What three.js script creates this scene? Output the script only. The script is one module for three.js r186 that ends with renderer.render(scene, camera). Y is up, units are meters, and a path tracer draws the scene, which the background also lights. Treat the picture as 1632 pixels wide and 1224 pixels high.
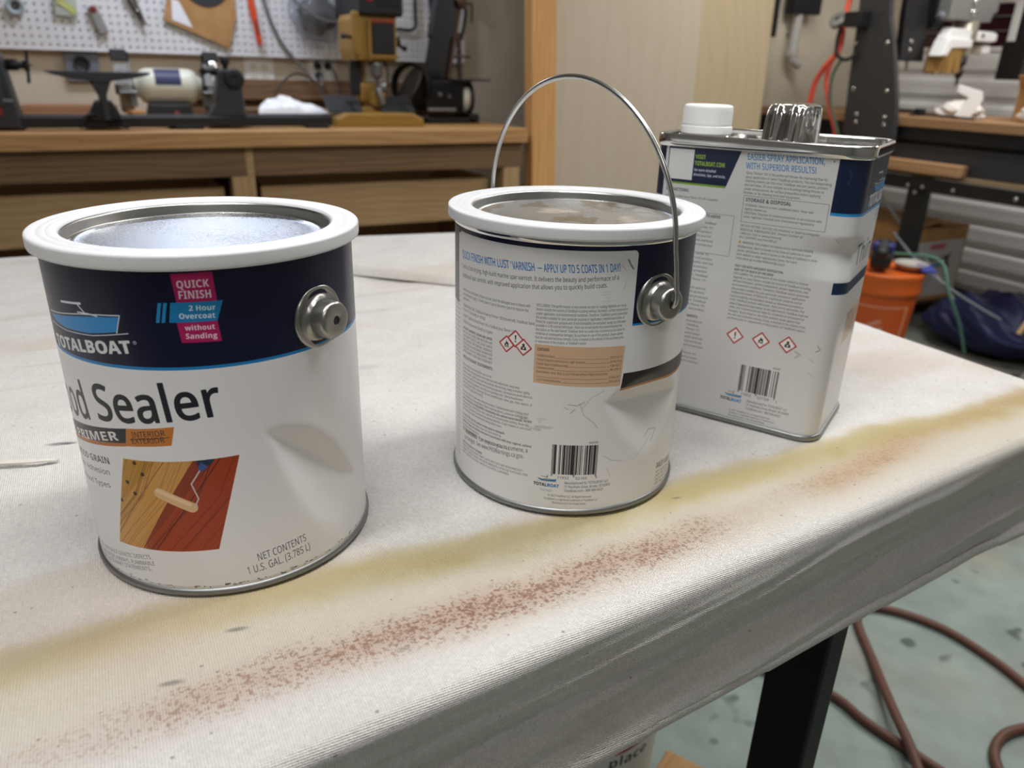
import * as THREE from 'three';
import { RoundedBoxGeometry } from 'three/addons/geometries/RoundedBoxGeometry.js';
import { mergeGeometries, mergeVertices, toCreasedNormals } from 'three/addons/utils/BufferGeometryUtils.js';
import { RectAreaLightUniformsLib } from 'three/addons/lights/RectAreaLightUniformsLib.js';

// ------------------------------------------------------------------ camera, light, exposure
// metres, y up, floor at y = 0; the bench wall is at -z, the garage door at +x
const TABLE = 0.8;
const scene = new THREE.Scene();
scene.background = new THREE.Color(0x0b0b0c);
const camera = new THREE.PerspectiveCamera(54.12, 4 / 3, 0.02, 40);
camera.position.set(0, 1.0821, 0);
camera.quaternion.setFromRotationMatrix(new THREE.Matrix4().makeBasis(
  new THREE.Vector3(0.88701, 0.0267, 0.46097), new THREE.Vector3(0.15604, 0.92226, -0.35369), new THREE.Vector3(-0.43458, 0.38566, 0.81389)));
camera.focus = 0.46;
camera.userData.fStop = 8.2;
scene.add(camera);
const renderer = new THREE.WebGLRenderer({ antialias: true });
renderer.toneMapping = THREE.LinearToneMapping;
renderer.toneMappingExposure = 1.06;
renderer.shadowMap.enabled = true;
RectAreaLightUniformsLib.init();
// ceiling fixtures: [x, y, z, length, width, turned along z, colour, intensity, label]
const FIXTURES = [
  [0.33, 2.0, -2.8, 0.5, 0.15, false, 0xdfe9ff, 38, 'slim cool white tube light hung over the workbench'],
  [-0.15, 2.5, -0.14, 1.2, 0.16, false, 0xfdfcfb, 30, 'white tube light on the ceiling above the paint cans'],
  [1.3, 2.5, -0.5, 1.2, 0.16, false, 0xfdfcfb, 20, 'white tube light on the ceiling beyond the right end of the table'],
  [2.55, 2.5, -2.1, 1.2, 0.16, true, 0xfdfcfb, 24, 'white tube light on the ceiling near the garage door'],
  [3.15, 2.5, -0.95, 1.2, 0.16, true, 0xfdfcfb, 44, 'added white tube light over the right end of the routing bench, brightening the garage door'],  // unseen lamp, added to brighten the garage door
  [-0.5, 2.5, 1.25, 1.2, 0.16, false, 0xfdfcfb, 9, 'added white fill light on the ceiling at the back of the room behind the camera'],  // unseen fill lamp, added to lift the hanging cloth and can fronts
];

// ------------------------------------------------------------------ helpers
const V = (x, y, z) => new THREE.Vector3(x, y, z), V2 = (x, y) => new THREE.Vector2(x, y), D = Math.PI / 180;
let seed = 7;
const rnd = () => { seed = (seed * 1664525 + 1013904223) >>> 0; return seed / 4294967296; };
const used = new Map();
function numbered(n) { const k = used.get(n) ?? 0; used.set(n, k + 1); return k ? n + '_' + String(k).padStart(3, '0') : n; }
function shadows(o) { o.traverse((m) => { if (m.isMesh) { m.castShadow = true; m.receiveShadow = true; } }); return o; }
function thing(name, label, category, [x, y, z] = [0, 0, 0], turn = 0, group) {
  const o = new THREE.Group(); o.name = numbered(name); o.position.set(x, y, z); o.rotation.y = turn;
  o.userData = { label, category }; if (group) o.userData.group = group;
  scene.add(o); return o;
}
function part(parent, name, geo, mat, label) {
  const m = new THREE.Mesh(geo, mat); m.name = name; m.castShadow = m.receiveShadow = true;
  if (label) m.userData.label = label; parent.add(m); return m;
}
function solo(name, label, category, geo, mat, pos = [0, 0, 0], turn = 0, group) {
  const m = new THREE.Mesh(geo, mat); m.name = numbered(name); m.position.set(...pos); m.rotation.y = turn; m.castShadow = m.receiveShadow = true;
  m.userData = { label, category }; if (group) m.userData.group = group; scene.add(m); return m;
}
function struct(name, geo, mat, pos = [0, 0, 0], parent = scene) {
  const m = new THREE.Mesh(geo, mat); m.name = name; m.position.set(...pos); m.castShadow = m.receiveShadow = true;
  if (parent === scene) m.userData.kind = 'structure'; parent.add(m); return m;
}
// geometry
function at(g, x = 0, y = 0, z = 0, rx = 0, ry = 0, rz = 0) {
  return g.applyMatrix4(new THREE.Matrix4().makeRotationFromEuler(new THREE.Euler(rx, ry, rz)).setPosition(x, y, z));
}
function uvM(g, grain = 'x') {   // texture coordinates in metres, u along the grain
  const p = g.attributes.position, n = g.attributes.normal, uv = new Float32Array(p.count * 2);
  for (let i = 0; i < p.count; i++) {
    const P = { x: p.getX(i), y: p.getY(i), z: p.getZ(i) }, N = [Math.abs(n.getX(i)), Math.abs(n.getY(i)), Math.abs(n.getZ(i))];
    const f = N[0] > N[1] && N[0] > N[2] ? 'x' : N[1] > N[2] ? 'y' : 'z';
    const ax = ['x', 'y', 'z'].filter((a) => a !== f);
    const u = ax.includes(grain) ? grain : ax[0], v = ax.find((a) => a !== u);
    uv[2 * i] = P[u]; uv[2 * i + 1] = P[v] + (f === 'x' ? 0.37 : f === 'y' ? 0.11 : 0);
  }
  g.setAttribute('uv', new THREE.BufferAttribute(uv, 2)); return g;
}
const rbox = (w, h, d, r = 0.003, grain = 'x', s = 2) => uvM(new RoundedBoxGeometry(w, h, d, s, Math.min(r, w / 2.01, h / 2.01, d / 2.01)), grain);
// a box from its corners
const span = (x0, x1, y0, y1, z0, z1, r = 0.003, grain = 'x') => { const g = new RoundedBoxGeometry(x1 - x0, y1 - y0, z1 - z0, 2, Math.min(r, (x1 - x0) / 2.01, (y1 - y0) / 2.01, (z1 - z0) / 2.01)); g.translate((x0 + x1) / 2, (y0 + y1) / 2, (z0 + z1) / 2); return uvM(g, grain); };
function bar(a, b, r0, r1 = r0, seg = 16) {
  const d = new THREE.Vector3().subVectors(b, a), g = new THREE.CylinderGeometry(r1, r0, d.length(), seg, 1);
  g.applyMatrix4(new THREE.Matrix4().makeRotationFromQuaternion(new THREE.Quaternion().setFromUnitVectors(V(0, 1, 0), d.clone().normalize())));
  return g.translate((a.x + b.x) / 2, (a.y + b.y) / 2, (a.z + b.z) / 2);
}
const tube = (pts, r, n = 60, seg = 8, closed = false) => new THREE.TubeGeometry(new THREE.CatmullRomCurve3(pts.map((p) => (p.isVector3 ? p : V(...p))), closed, 'centripetal'), n, r, seg, closed);
function cappedTube(pts, r, n = 60, seg = 8) {
  const a = pts[0], b = pts[pts.length - 1];
  return merge([tube(pts, r, n, seg), new THREE.SphereGeometry(r, seg, 6).translate(...a), new THREE.SphereGeometry(r, seg, 6).translate(...b)]);
}
const lathe = (pts, seg = 64) => new THREE.LatheGeometry(pts.map((p) => V2(...p)), seg);
function merge(list) {
  return mergeGeometries(list.map((g) => { g = g.index ? g.toNonIndexed() : g; for (const k of Object.keys(g.attributes)) if (!['position', 'normal', 'uv'].includes(k)) g.deleteAttribute(k); return g; }));
}
function extr(pts, depth, bevel = 0.002, holes = []) {
  const s = new THREE.Shape(pts.map((p) => V2(...p))); for (const h of holes) s.holes.push(new THREE.Path(h.map((p) => V2(...p))));
  return new THREE.ExtrudeGeometry(s, { depth: Math.max(depth - 2 * bevel, 0.0002), bevelEnabled: bevel > 0, bevelThickness: bevel, bevelSize: bevel, bevelOffset: -bevel, bevelSegments: 2, curveSegments: 16 }).translate(0, 0, bevel);
}
const ring = (n, r, x = 0, y = 0, a0 = 0) => Array.from({ length: n }, (_, i) => [x + r * Math.cos(a0 + (i / n) * 2 * Math.PI), y + r * Math.sin(a0 + (i / n) * 2 * Math.PI)]);
function gridGeo(nu, nv, f, closeU = false) {   // f(u, v) -> [x, y, z, u?, v?]
  const pos = [], uv = [], idx = [];
  for (let j = 0; j <= nv; j++) for (let i = 0; i <= nu; i++) { const p = f(i / nu, j / nv); pos.push(p[0], p[1], p[2]); uv.push(p[3] ?? i / nu, p[4] ?? j / nv); }
  for (let j = 0; j < nv; j++) for (let i = 0; i < nu; i++) { const a = j * (nu + 1) + i, b = a + 1, c = a + nu + 1, d = c + 1; idx.push(a, b, d, a, d, c); }
  const g = new THREE.BufferGeometry();
  g.setAttribute('position', new THREE.Float32BufferAttribute(pos, 3)); g.setAttribute('uv', new THREE.Float32BufferAttribute(uv, 2)); g.setIndex(idx); g.computeVertexNormals();
  if (closeU) { const n = g.attributes.normal; for (let j = 0; j <= nv; j++) { const a = j * (nu + 1), b = a + nu; const m = V(n.getX(a) + n.getX(b), n.getY(a) + n.getY(b), n.getZ(a) + n.getZ(b)).normalize(); n.setXYZ(a, m.x, m.y, m.z); n.setXYZ(b, m.x, m.y, m.z); } }
  return g;
}
// noise
function hash(x, y, s) { let h = (Math.imul(x, 374761393) + Math.imul(y, 668265263) + Math.imul(s, 1274126177)) | 0; h = Math.imul(h ^ (h >>> 13), 1274126177); return ((h ^ (h >>> 16)) >>> 0) / 4294967296; }
function vn(x, y, px, py, s) {   // value noise that repeats after px, py cells
  const xi = Math.floor(x), yi = Math.floor(y), fx = x - xi, fy = y - yi, u = fx * fx * (3 - 2 * fx), v = fy * fy * (3 - 2 * fy);
  const x0 = ((xi % px) + px) % px, x1 = (x0 + 1) % px, y0 = ((yi % py) + py) % py, y1 = (y0 + 1) % py;
  const a = hash(x0, y0, s), b = hash(x1, y0, s), c = hash(x0, y1, s), d = hash(x1, y1, s);
  return a + (b - a) * u + (c - a) * v + (a - b - c + d) * u * v;
}
function fbm(x, y, px, py, s, o = 4) { let t = 0, a = 0.5, n = 0; for (let i = 0; i < o; i++) { t += a * vn(x, y, px, py, s + i * 17); n += a; x *= 2; y *= 2; px *= 2; py *= 2; a *= 0.5; } return t / n; }
const clamp = (x, a = 0, b = 1) => Math.min(b, Math.max(a, x)), sstep = (a, b, x) => { const t = clamp((x - a) / (b - a)); return t * t * (3 - 2 * t); }, mix = (a, b, t) => a + (b - a) * t;
function dataTex(w, h, f, srgb = true, repeat) {   // f(u, v) -> [r, g, b] in 0..255
  const d = new Uint8Array(w * h * 4);
  for (let y = 0; y < h; y++) for (let x = 0; x < w; x++) { const c = f((x + 0.5) / w, (y + 0.5) / h), i = 4 * (y * w + x); d[i] = clamp(c[0], 0, 255); d[i + 1] = clamp(c[1], 0, 255); d[i + 2] = clamp(c[2], 0, 255); d[i + 3] = 255; }
  const t = new THREE.DataTexture(d, w, h); t.magFilter = t.minFilter = THREE.LinearFilter; t.needsUpdate = true;
  if (srgb) t.colorSpace = THREE.SRGBColorSpace;
  if (repeat) { t.wrapS = t.wrapT = THREE.RepeatWrapping; t.repeat.set(...repeat); }
  return t;
}
const grey = (w, h, f, repeat) => dataTex(w, h, (u, v) => { const k = 255 * f(u, v); return [k, k, k]; }, false, repeat);
function rgb(hex) { return [(hex >> 16) & 255, (hex >> 8) & 255, hex & 255]; }
function woodTex(light, dark, s, len = 1.2, wid = 0.24, k = 1) {
  const a = rgb(light), b = rgb(dark);
  return dataTex(512, 256, (u, v) => {
    const warp = fbm(u * 3, v * 3, 3, 3, s, 3) * 0.9;
    const rings = 0.5 + 0.5 * Math.sin((v * 9 + warp * 3.2) * 2 * Math.PI);
    const fine = fbm(u * 6, v * 90, 6, 90, s + 5, 3), blot = fbm(u * 4, v * 2, 4, 2, s + 9, 3);
    const t = clamp(k * (0.34 * Math.pow(rings, 2.5) + 0.4 * (fine - 0.35) + 0.45 * (blot - 0.4)));
    return [0, 1, 2].map((i) => mix(a[i], b[i], t));
  }, true, [1 / len, 1 / wid]);
}
const std = (o) => new THREE.MeshStandardMaterial(o), phys = (o) => new THREE.MeshPhysicalMaterial(o);
function canvasTex(w, h, draw) {
  const c = document.createElement('canvas'); c.width = w; c.height = h; const g = c.getContext('2d'); draw(g, w, h);
  const t = new THREE.CanvasTexture(c); t.colorSpace = THREE.SRGBColorSpace; t.magFilter = t.minFilter = THREE.LinearFilter; t.wrapS = t.wrapT = THREE.ClampToEdgeWrapping; return t;
}
// text with its baseline from (x0, y0) to (x1, y1), capitals `cap` high, in a canvas whose units are millimetres with y up
function put(g, s, x0, y0, x1, y1, cap, o = {}) {
  g.save(); g.translate(x0, y0); g.rotate(Math.atan2(y1 - y0, x1 - x0)); g.scale(1, -1);
  const F = 100; g.font = (o.bold ? 'bold ' : '') + F + 'px sans-serif'; g.fillStyle = o.color ?? '#1b1d26'; g.textBaseline = 'alphabetic';
  const k = cap / (F * 0.714), len = Math.hypot(x1 - x0, y1 - y0), w = g.measureText(s).width * k, sx = o.nat ? 1 : len / w;
  if (o.skew) g.transform(1, 0, -o.skew, 1, 0, 0);
  g.scale(k * sx, k); g.fillText(s, 0, 0);
  if (o.fat) { g.strokeStyle = g.fillStyle; g.lineWidth = o.fat * F; g.lineJoin = 'round'; g.strokeText(s, 0, 0); }
  g.restore();
}
function poly(g, pts, fill, stroke, lw) {
  g.beginPath(); pts.forEach((p, i) => (i ? g.lineTo(...p) : g.moveTo(...p))); if (fill) { g.closePath(); g.fillStyle = fill; g.fill(); }
  if (stroke) { g.strokeStyle = stroke; g.lineWidth = lw; g.lineJoin = 'round'; g.lineCap = 'round'; g.stroke(); }
}

// ------------------------------------------------------------------ materials
const T = {};
T.pine = woodTex(0xc69a66, 0x8f6236, 11); T.brown = woodTex(0x8a6a4c, 0x553a26, 23); T.ply = woodTex(0xbdb09c, 0xad9b82, 31, 1.6, 0.7, 0.5); T.orange = woodTex(0xdcaa6c, 0xae7840, 41, 1.0, 0.18); T.dim = woodTex(0x7d6041, 0x4c3622, 53); T.mdf = woodTex(0x9a7652, 0x7e5c3c, 61, 0.9, 0.3, 0.6); T.bin = woodTex(0xb2926a, 0x8f6f48, 67);
const M = {
  pine: std({ map: T.pine, roughness: 0.62 }), brown: std({ map: T.brown, roughness: 0.7 }), ply: std({ map: T.ply, roughness: 0.7 }), orange: std({ map: T.orange, roughness: 0.5 }),
  dim: std({ map: T.dim, roughness: 0.75 }), mdf: std({ map: T.mdf, roughness: 0.7 }), bin: std({ map: T.bin, roughness: 0.75 }),
  black: std({ color: 0x101012, roughness: 0.5 }), blackSteel: std({ color: 0x17171a, roughness: 0.42, metalness: 0.3 }), dark: std({ color: 0x2a2b2e, roughness: 0.5 }), iron: std({ color: 0x3b3c40, roughness: 0.45, metalness: 0.3 }),
  rubber: std({ color: 0x141415, roughness: 0.8 }), steel: std({ color: 0xb9bab8, roughness: 0.28, metalness: 1 }), chrome: std({ color: 0xd6d6d4, roughness: 0.12, metalness: 1 }), dullSteel: std({ color: 0x8d8f8f, roughness: 0.45, metalness: 0.9 }),
  white: std({ color: 0xe9e8e4, roughness: 0.5 }), whitePlastic: phys({ color: 0xf2f2f0, roughness: 0.38, clearcoat: 0.2, clearcoatRoughness: 0.4 }), grayPlastic: std({ color: 0x6d7178, roughness: 0.5 }),
  yellow: std({ color: 0x94712e, roughness: 0.45 }), red: std({ color: 0xb8231f, roughness: 0.4 }), orangeRed: std({ color: 0xd0481f, roughness: 0.45 }), blue: std({ color: 0x161d48, roughness: 0.5 }), cream: std({ color: 0xd5d2bd, roughness: 0.4 }),
  silver: std({ color: 0x9b9b99, roughness: 0.45, metalness: 0.6 }), brush: std({ color: 0xa07c45, roughness: 0.95 }), paper: std({ color: 0xf0efee, roughness: 0.85 }),
};
const woodMat = (a, b, s) => std({ map: woodTex(a, b, s), roughness: 0.7 });
const mottled = (a, b, s, w = 256, sc = 6, rep = [1, 1]) => { const A = rgb(a), B = rgb(b); return dataTex(w, w, (u, v) => { const t = fbm(u * sc, v * sc, sc, sc, s, 5); return [0, 1, 2].map((i) => mix(A[i], B[i], clamp((t - 0.25) * 2))); }, true, rep); };
M.wall = std({ map: mottled(0xc9bda8, 0xd2c8b5, 71, 256, 5, [0.6, 0.6]), roughness: 0.9 });
M.ceiling = std({ color: 0xdcd8d0, roughness: 0.95 });
M.floor = std({ roughness: 0.5, map: dataTex(1024, 1024, (u, v) => {
  const a = fbm(u * 5, v * 5, 5, 5, 81, 6), b = fbm(u * 4 + 0.3, v * 4, 4, 4, 97, 4), c = fbm(u * 40, v * 40, 40, 40, 99, 3), t = sstep(0.36, 0.6, b), k = 0.62 + 0.36 * a + 0.14 * (c - 0.5);
  const spot = sstep(0.73, 0.8, fbm(u * 22, v * 22, 22, 22, 105, 3));
  return [mix(150, 162, t) * k - 60 * spot, mix(168, 162, t) * k - 64 * spot, mix(160, 148, t) * k - 62 * spot];
}, true, [0.55, 0.55]) });
const cardTex = mottled(0xb58a58, 0xa87c4c, 131, 128, 8, [3, 3]);
M.card = std({ map: cardTex, roughness: 0.85 });

// ------------------------------------------------------------------ the room
struct('floor', uvM(new THREE.BoxGeometry(7.2, 0.1, 6.2), 'x'), M.floor, [1.0, -0.05, -0.6]);
struct('ceiling', new THREE.BoxGeometry(7.2, 0.1, 6.2), M.ceiling, [1.0, 2.65, -0.6]);
struct('wall_back', uvM(new THREE.BoxGeometry(7.2, 2.6, 0.12)), M.wall, [1.0, 1.3, -3.42]);
struct('wall_left', uvM(new THREE.BoxGeometry(0.12, 2.6, 5.4)), std({ color: 0x8d8a86, roughness: 0.9 }), [-2.4, 1.3, -0.66]);
struct('wall_front', uvM(new THREE.BoxGeometry(7.2, 2.6, 0.12)), std({ color: 0x8d8a86, roughness: 0.9 }), [1.0, 1.3, 2.1]);
struct('wall_right', uvM(new THREE.BoxGeometry(0.12, 2.6, 5.4)), M.wall, [4.26, 1.3, -0.66]);
// the garage door: ribbed white sections, a row of dark wine-red panes above
{
  const door = new THREE.Group(); door.name = 'door_1'; door.userData.kind = 'structure'; scene.add(door);
  const white = std({ color: 0xf0efec, roughness: 0.42 }), wine = phys({ color: 0x35101a, roughness: 0.2, clearcoat: 0.4 }), z0 = -3.18, z1 = 0.1;
  const slab = (y0, y1) => {   // one section with raised bands
    const pts = [[0.02, y0]], n = Math.max(1, Math.round((y1 - y0) / 0.125)), h = (y1 - y0) / n;
    for (let i = 0; i < n; i++) { const y = y0 + i * h; pts.push([0.0, y], [0.0, y + h * 0.06], [-0.022, y + h * 0.26], [-0.022, y + h * 0.52], [-0.017, y + h * 0.55], [-0.022, y + h * 0.58], [-0.022, y + h * 0.8], [0.0, y + h * 0.88], [0.0, y + h * 0.995]); }
    pts.push([0.02, y1]);
    const g = extr(pts, z1 - z0, 0); return at(g, 4.135, 0, z0);
  };
  for (const [a, b] of [[0.02, 0.505], [0.51, 0.855], [0.86, 1.24], [1.475, 1.9]]) { const s = struct('door_section', slab(a, b), white, [0, 0, 0], door); }
  const f = struct('window_frame', merge([span(4.115, 4.15, 1.235, 1.255, z0, z1), span(4.115, 4.15, 1.455, 1.475, z0, z1)]), white, [0, 0, 0], door);
  for (let i = 0; i < 5; i++) {
    const a = z0 + 0.04 + i * 0.64, p = struct('pane', span(4.135, 4.145, 1.25, 1.46, a, a + 0.6, 0.001), wine, [0, 0, 0], door);
    struct('glazing_bar', merge([span(4.124, 4.138, 1.327, 1.332, a, a + 0.6, 0.001), span(4.124, 4.138, 1.395, 1.4, a, a + 0.6, 0.001)]), M.silver, [0, 0, 0], p);
    if (i < 4) struct('window_post', span(4.115, 4.15, 1.25, 1.46, a + 0.6, a + 0.64), white, [0, 0, 0], door);
  }
  shadows(door);
}
// light fittings
for (const [x, y, z, len, wid, turned, color, power, label] of FIXTURES) {
  const t = thing('tube_light', label, 'light', [x, y, z], turned ? Math.PI / 2 : 0);
  part(t, 'housing', span(-len / 2 - 0.01, len / 2 + 0.01, 0.004, 0.045, -wid / 2 - 0.01, wid / 2 + 0.01, 0.008), M.white);
  part(t, 'diffuser', span(-len / 2, len / 2, -0.004, 0.006, -wid / 2, wid / 2, 0.002), std({ color: 0xffffff, emissive: color, emissiveIntensity: Math.min(power, 6), roughness: 0.6 }));
  if (y < 2.4) for (const k of [-0.2, 0.2]) part(t, 'chain', bar(V(k, 0.04, 0), V(k, 2.6 - y, 0), 0.003), M.dullSteel);
  else for (const k of [-0.45, 0.45]) part(t, 'mount', span(k - 0.03, k + 0.03, 0.04, 2.6 - y, -0.03, 0.03), M.white);
  const l = new THREE.RectAreaLight(color, power, len, wid); l.position.set(x, y - 0.012, z); l.rotation.set(-Math.PI / 2, 0, turned ? Math.PI / 2 : 0); l.castShadow = true; scene.add(l);
}

// ------------------------------------------------------------------ work table
{
  const t = thing('work_table', 'black steel legged work table hidden under the stained canvas drop cloth', 'table');
  part(t, 'tabletop', span(-0.735, 0.8, 0.752, 0.7955, -1.2, -0.328, 0.012), M.mdf);
  part(t, 'frame', merge([span(-0.65, 0.5, 0.7, 0.752, -0.36, -0.335), span(-0.65, 0.5, 0.7, 0.752, -1.18, -1.15), span(-0.65, -0.6, 0.7, 0.752, -1.15, -0.36), span(0.457, 0.477, 0.7, 0.752, -1.15, -0.36)]), M.blackSteel);
  for (const [x, z] of [[0.467, -0.328], [0.467, -1.165], [-0.625, -0.328], [-0.625, -1.165]]) part(t, 'leg', rbox(0.021, 0.7, 0.056, 0.003).translate(x, 0.35, z), M.blackSteel);
}

// ------------------------------------------------------------------ drop cloth
const CX0 = -0.75, CX1 = 0.95, backAt = (x) => clamp(-1.345 + 0.19 * (x + 0.1), -1.345, -1.212), bendAt = (x) => clamp(-0.271 - 0.08 * (x - 0.05), -0.32, -0.261);
{
  // colour: white duck canvas with a yellow spray band, a red-brown speckled band and small marks; x and z in metres
  const N = 2048, zA = -1.4, zB = 0.02;
  const seg = (x, z, ax, az, bx, bz) => { const dx = bx - ax, dz = bz - az, t = clamp(((x - ax) * dx + (z - az) * dz) / (dx * dx + dz * dz)); return Math.hypot(x - ax - t * dx, z - az - t * dz); };
  const marks = [[0.024, -0.352, 0.006, 0.45], [-0.011, -0.326, 0.006, 0.5], [-0.066, -0.634, 0.010, 0.5], [-0.06, -0.632, 0.006, 0.7], [0.2, -0.7, 0.02, 0.1], [0.33, -0.36, 0.004, 0.3], [0.235, -0.31, 0.004, 0.3], [0.1, -0.3, 0.004, 0.3]];
  const map = dataTex(N, N, (u, v) => {
    const x = mix(CX0, CX1, u), z = mix(zA, zB, v);
    const n1 = fbm(u * 9, v * 9, 9, 9, 201, 4), n2 = fbm(u * 60, v * 60, 60, 60, 203, 3), n3 = vn(u * 1900, v * 1600, 1900, 1600, 207), n4 = vn(u * 1100, v * 950, 1100, 950, 209);
    let r = 230, g = 227, b = 223; const k = 1 + 0.05 * (n1 - 0.5) + 0.05 * (n2 - 0.5) + 0.08 * (n3 - 0.5) + 0.04 * (n4 - 0.5); r *= k; g *= k; b *= k;
    const tint = (c, a) => { r = mix(r, c[0], a); g = mix(g, c[1], a); b = mix(b, c[2], a); };
    // yellow: sharp far edge near z = -0.385, fading towards the viewer
    const e = (n1 - 0.5) * 0.022 + (n2 - 0.5) * 0.012, zc = -0.369 + 0.012 * sstep(0.2, 0.9, x) + e;
    const d = z - zc, far = sstep(-0.022, -0.002, d), near = 1 - sstep(0.0, 0.028, d), xs = 0.75 + 0.25 * sstep(-0.2, 0.1, x);
    tint([180, 158, 82], 1.05 * far * near * xs * (0.6 + 0.5 * n2));
    const wide = sstep(-0.03, 0.0, d) * (1 - sstep(0.03, 0.085, d)); tint([206, 194, 168], 0.6 * wide);
    // red-brown dry speckle
    const zr = -0.304 - 0.053 * (x + 0.03) - 0.02 * sstep(0.4, 0.75, x) + e * 0.6, w = Math.exp(-Math.pow((z - zr) / 0.0135, 2));
    const amp = (0.3 + 0.7 * sstep(-0.11, 0.02, x)) * (1 - 0.72 * sstep(0.3, 0.36, x)) + 0.75 * sstep(0.4, 0.47, x) * (1 - 0.7 * sstep(0.55, 0.66, x));
    const patch = 0.55 + 0.9 * (fbm(u * 24, v * 30, 24, 30, 215, 3) - 0.3);
    const smooth = sstep(0.4, 0.46, x); tint([mix(184, 186, smooth), mix(150, 140, smooth), mix(128, 96, smooth)], 0.6 * w * amp * patch);
    const sp = sstep(0.6, 0.86, 0.5 * n3 + 0.42 * n4 + 0.2 * fbm(u * 200, v * 190, 200, 190, 217, 2) + 0.12 * w * amp * patch); tint([126, 84, 64], 0.55 * sp * clamp(w * 1.6) * amp * (0.4 + 0.8 * patch) * (1 - 0.6 * smooth));
    // faint rusty clouds, scuffs and specks elsewhere
    const cloud = sstep(0.6, 0.8, fbm(u * 7 + 3, v * 14, 7, 14, 221, 4)); tint([206, 180, 160], 0.3 * cloud);
    const streak = sstep(0.66, 0.78, fbm(u * 5, v * 60, 5, 60, 223, 3)); tint([196, 184, 172], 0.28 * streak * sstep(-0.55, -0.75, z));
    const speck = hash(Math.floor(u * 1300), Math.floor(v * 1100), 231) > 0.9992 ? 1 : 0; tint([110, 96, 84], 0.5 * speck);
    for (const [mx, mz, mr, ma] of marks) { const q = Math.hypot((x - mx) / mr, (z - mz) / (mr * 0.3) - 0.6 * (x - mx) / mr); if (q < 1.4) tint([70, 70, 74], ma * (1 - sstep(0.3, 1.4, q)) * (0.4 + n2)); }
    if (Math.hypot(x + 0.105, z + 0.405) < 0.008) tint([120, 190, 210], 0.5 * n2);
    return [r, g, b];
  });
  const weave = grey(128, 128, (u, v) => {   // 16 x 16 threads over and under
    const a = u * 16, b = v * 16, over = (Math.floor(a) + Math.floor(b)) % 2, p = Math.abs(Math.sin(a * Math.PI)), q = Math.abs(Math.sin(b * Math.PI));
    const n = vn(u * 16, v * 16, 16, 16, 5) * 0.25; return clamp((over ? p * (0.45 + 0.55 * q) : q * (0.45 + 0.55 * p)) * 0.8 + n);
  }, [(CX1 - CX0) / 0.022, (zB - zA) / 0.02]);
  const cloth = std({ map, bumpMap: weave, bumpScale: 0.0009, roughness: 0.92, side: THREE.DoubleSide });
  const hang = (x) => 0.12 + 0.004 * sstep(0.3, 0.6, x);
  // section of the overhang at x: list of [z, y, arc]
  const section = (x) => {
    const L = hang(x), out = []; let z = bendAt(x), y = TABLE, a = 0; const ds = 0.0012, full = L * 1.02 + 0.006;
    const wob = 0.35 * (vn(x * 5 + 3, 0.5, 999, 9, 61) - 0.5), rip = vn(x * 3.1, 2.5, 999, 9, 63);
    while (y > TABLE - L && a < 0.3) {
      const w = a / full;
      let ph = 97 * D * sstep(0, 0.024, a) + (0.4 + wob) * sstep(0.25, 0.5, w) * Math.sin((w * 2.0 + rip * 0.6) * Math.PI * 2) - 0.55 * sstep(0.8, 0.97, w);
      ph = Math.max(ph, 0.02); z += ds * Math.cos(ph); y -= ds * Math.sin(ph); a += ds; out.push([z, y, a]);
    }
    return out;
  };
  const NX = 420, NB = 150, NF = 90, secs = [];
  for (let i = 0; i <= NX; i++) secs.push(section(mix(CX0, CX1 - 0.14, i / NX)));
  const topY = (x, z) => TABLE - 0.0011 * vn(x * 9 + 50, z * 9 + 50, 999, 999, 301) - 0.0009 * vn(x * 26 + 50, z * 22 + 50, 999, 999, 303)
    - 0.002 * sstep(0.55, 0.75, vn(x * 5 + 9, z * 14 + 40, 999, 999, 307)) * sstep(-0.62, -0.8, z);
  const uvOf = (x, zz) => [(x - CX0) / (CX1 - CX0), (zz - zA) / (zB - zA)];
  const XR = CX1 - 0.14;
  const sheet = gridGeo(NX, NB + NF, (u, v) => {
    const i = Math.round(u * NX), x = mix(CX0, XR, u), j = v * (NB + NF);
    if (j <= NB) { const z = mix(backAt(x), bendAt(x), j / NB); return [x, topY(x, z), z, ...uvOf(x, z)]; }
    const s = secs[i], q = s[Math.min(s.length - 1, Math.floor(((j - NB) / NF) * (s.length - 1)))], blend = 1 - sstep(0, 0.02, q[2]);
    const fold = 0.017 * (fbm(x * 4.5 + 20 + q[2] * 14, q[2] * 48 + 3 + x * 3, 9999, 9999, 341, 3) - 0.5) * sstep(0.018, 0.045, q[2]) * sstep(1, 0.82, (j - NB) / NF);
    return [x, q[1] - (TABLE - topY(x, bendAt(x))) * blend + fold * 0.3, q[0] + fold, ...uvOf(x, bendAt(x) + q[2])];
  });
  const t = thing('drop_cloth', 'off-white canvas drop cloth with yellow and red-brown spray bands over the table', 'cloth');
  part(t, 'sheet', sheet, cloth);
  // doubled, stitched hem along the hanging edge
  const hem = gridGeo(NX, 10, (u, v) => {
    const i = Math.round(u * NX), x = mix(CX0, XR, u), s = secs[i], e = s.length - 1, W = 0.0125, k = Math.max(0, e - Math.round((W / 0.0012) * (1 - v))), q = s[k], p = s[Math.max(0, k - 3)];
    const dz = q[0] - p[0], dy = q[1] - p[1], l = Math.hypot(dz, dy) || 1, puff = 0.0016 * Math.pow(Math.sin(Math.PI * clamp(v * 0.9 + 0.08)), 0.6) * (0.8 + 0.5 * vn(x * 60, 1, 999, 9, 71)) - 0.0002, st = v < 0.25 ? -0.0004 * (Math.floor(x / 0.004) % 2) : 0;
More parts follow.
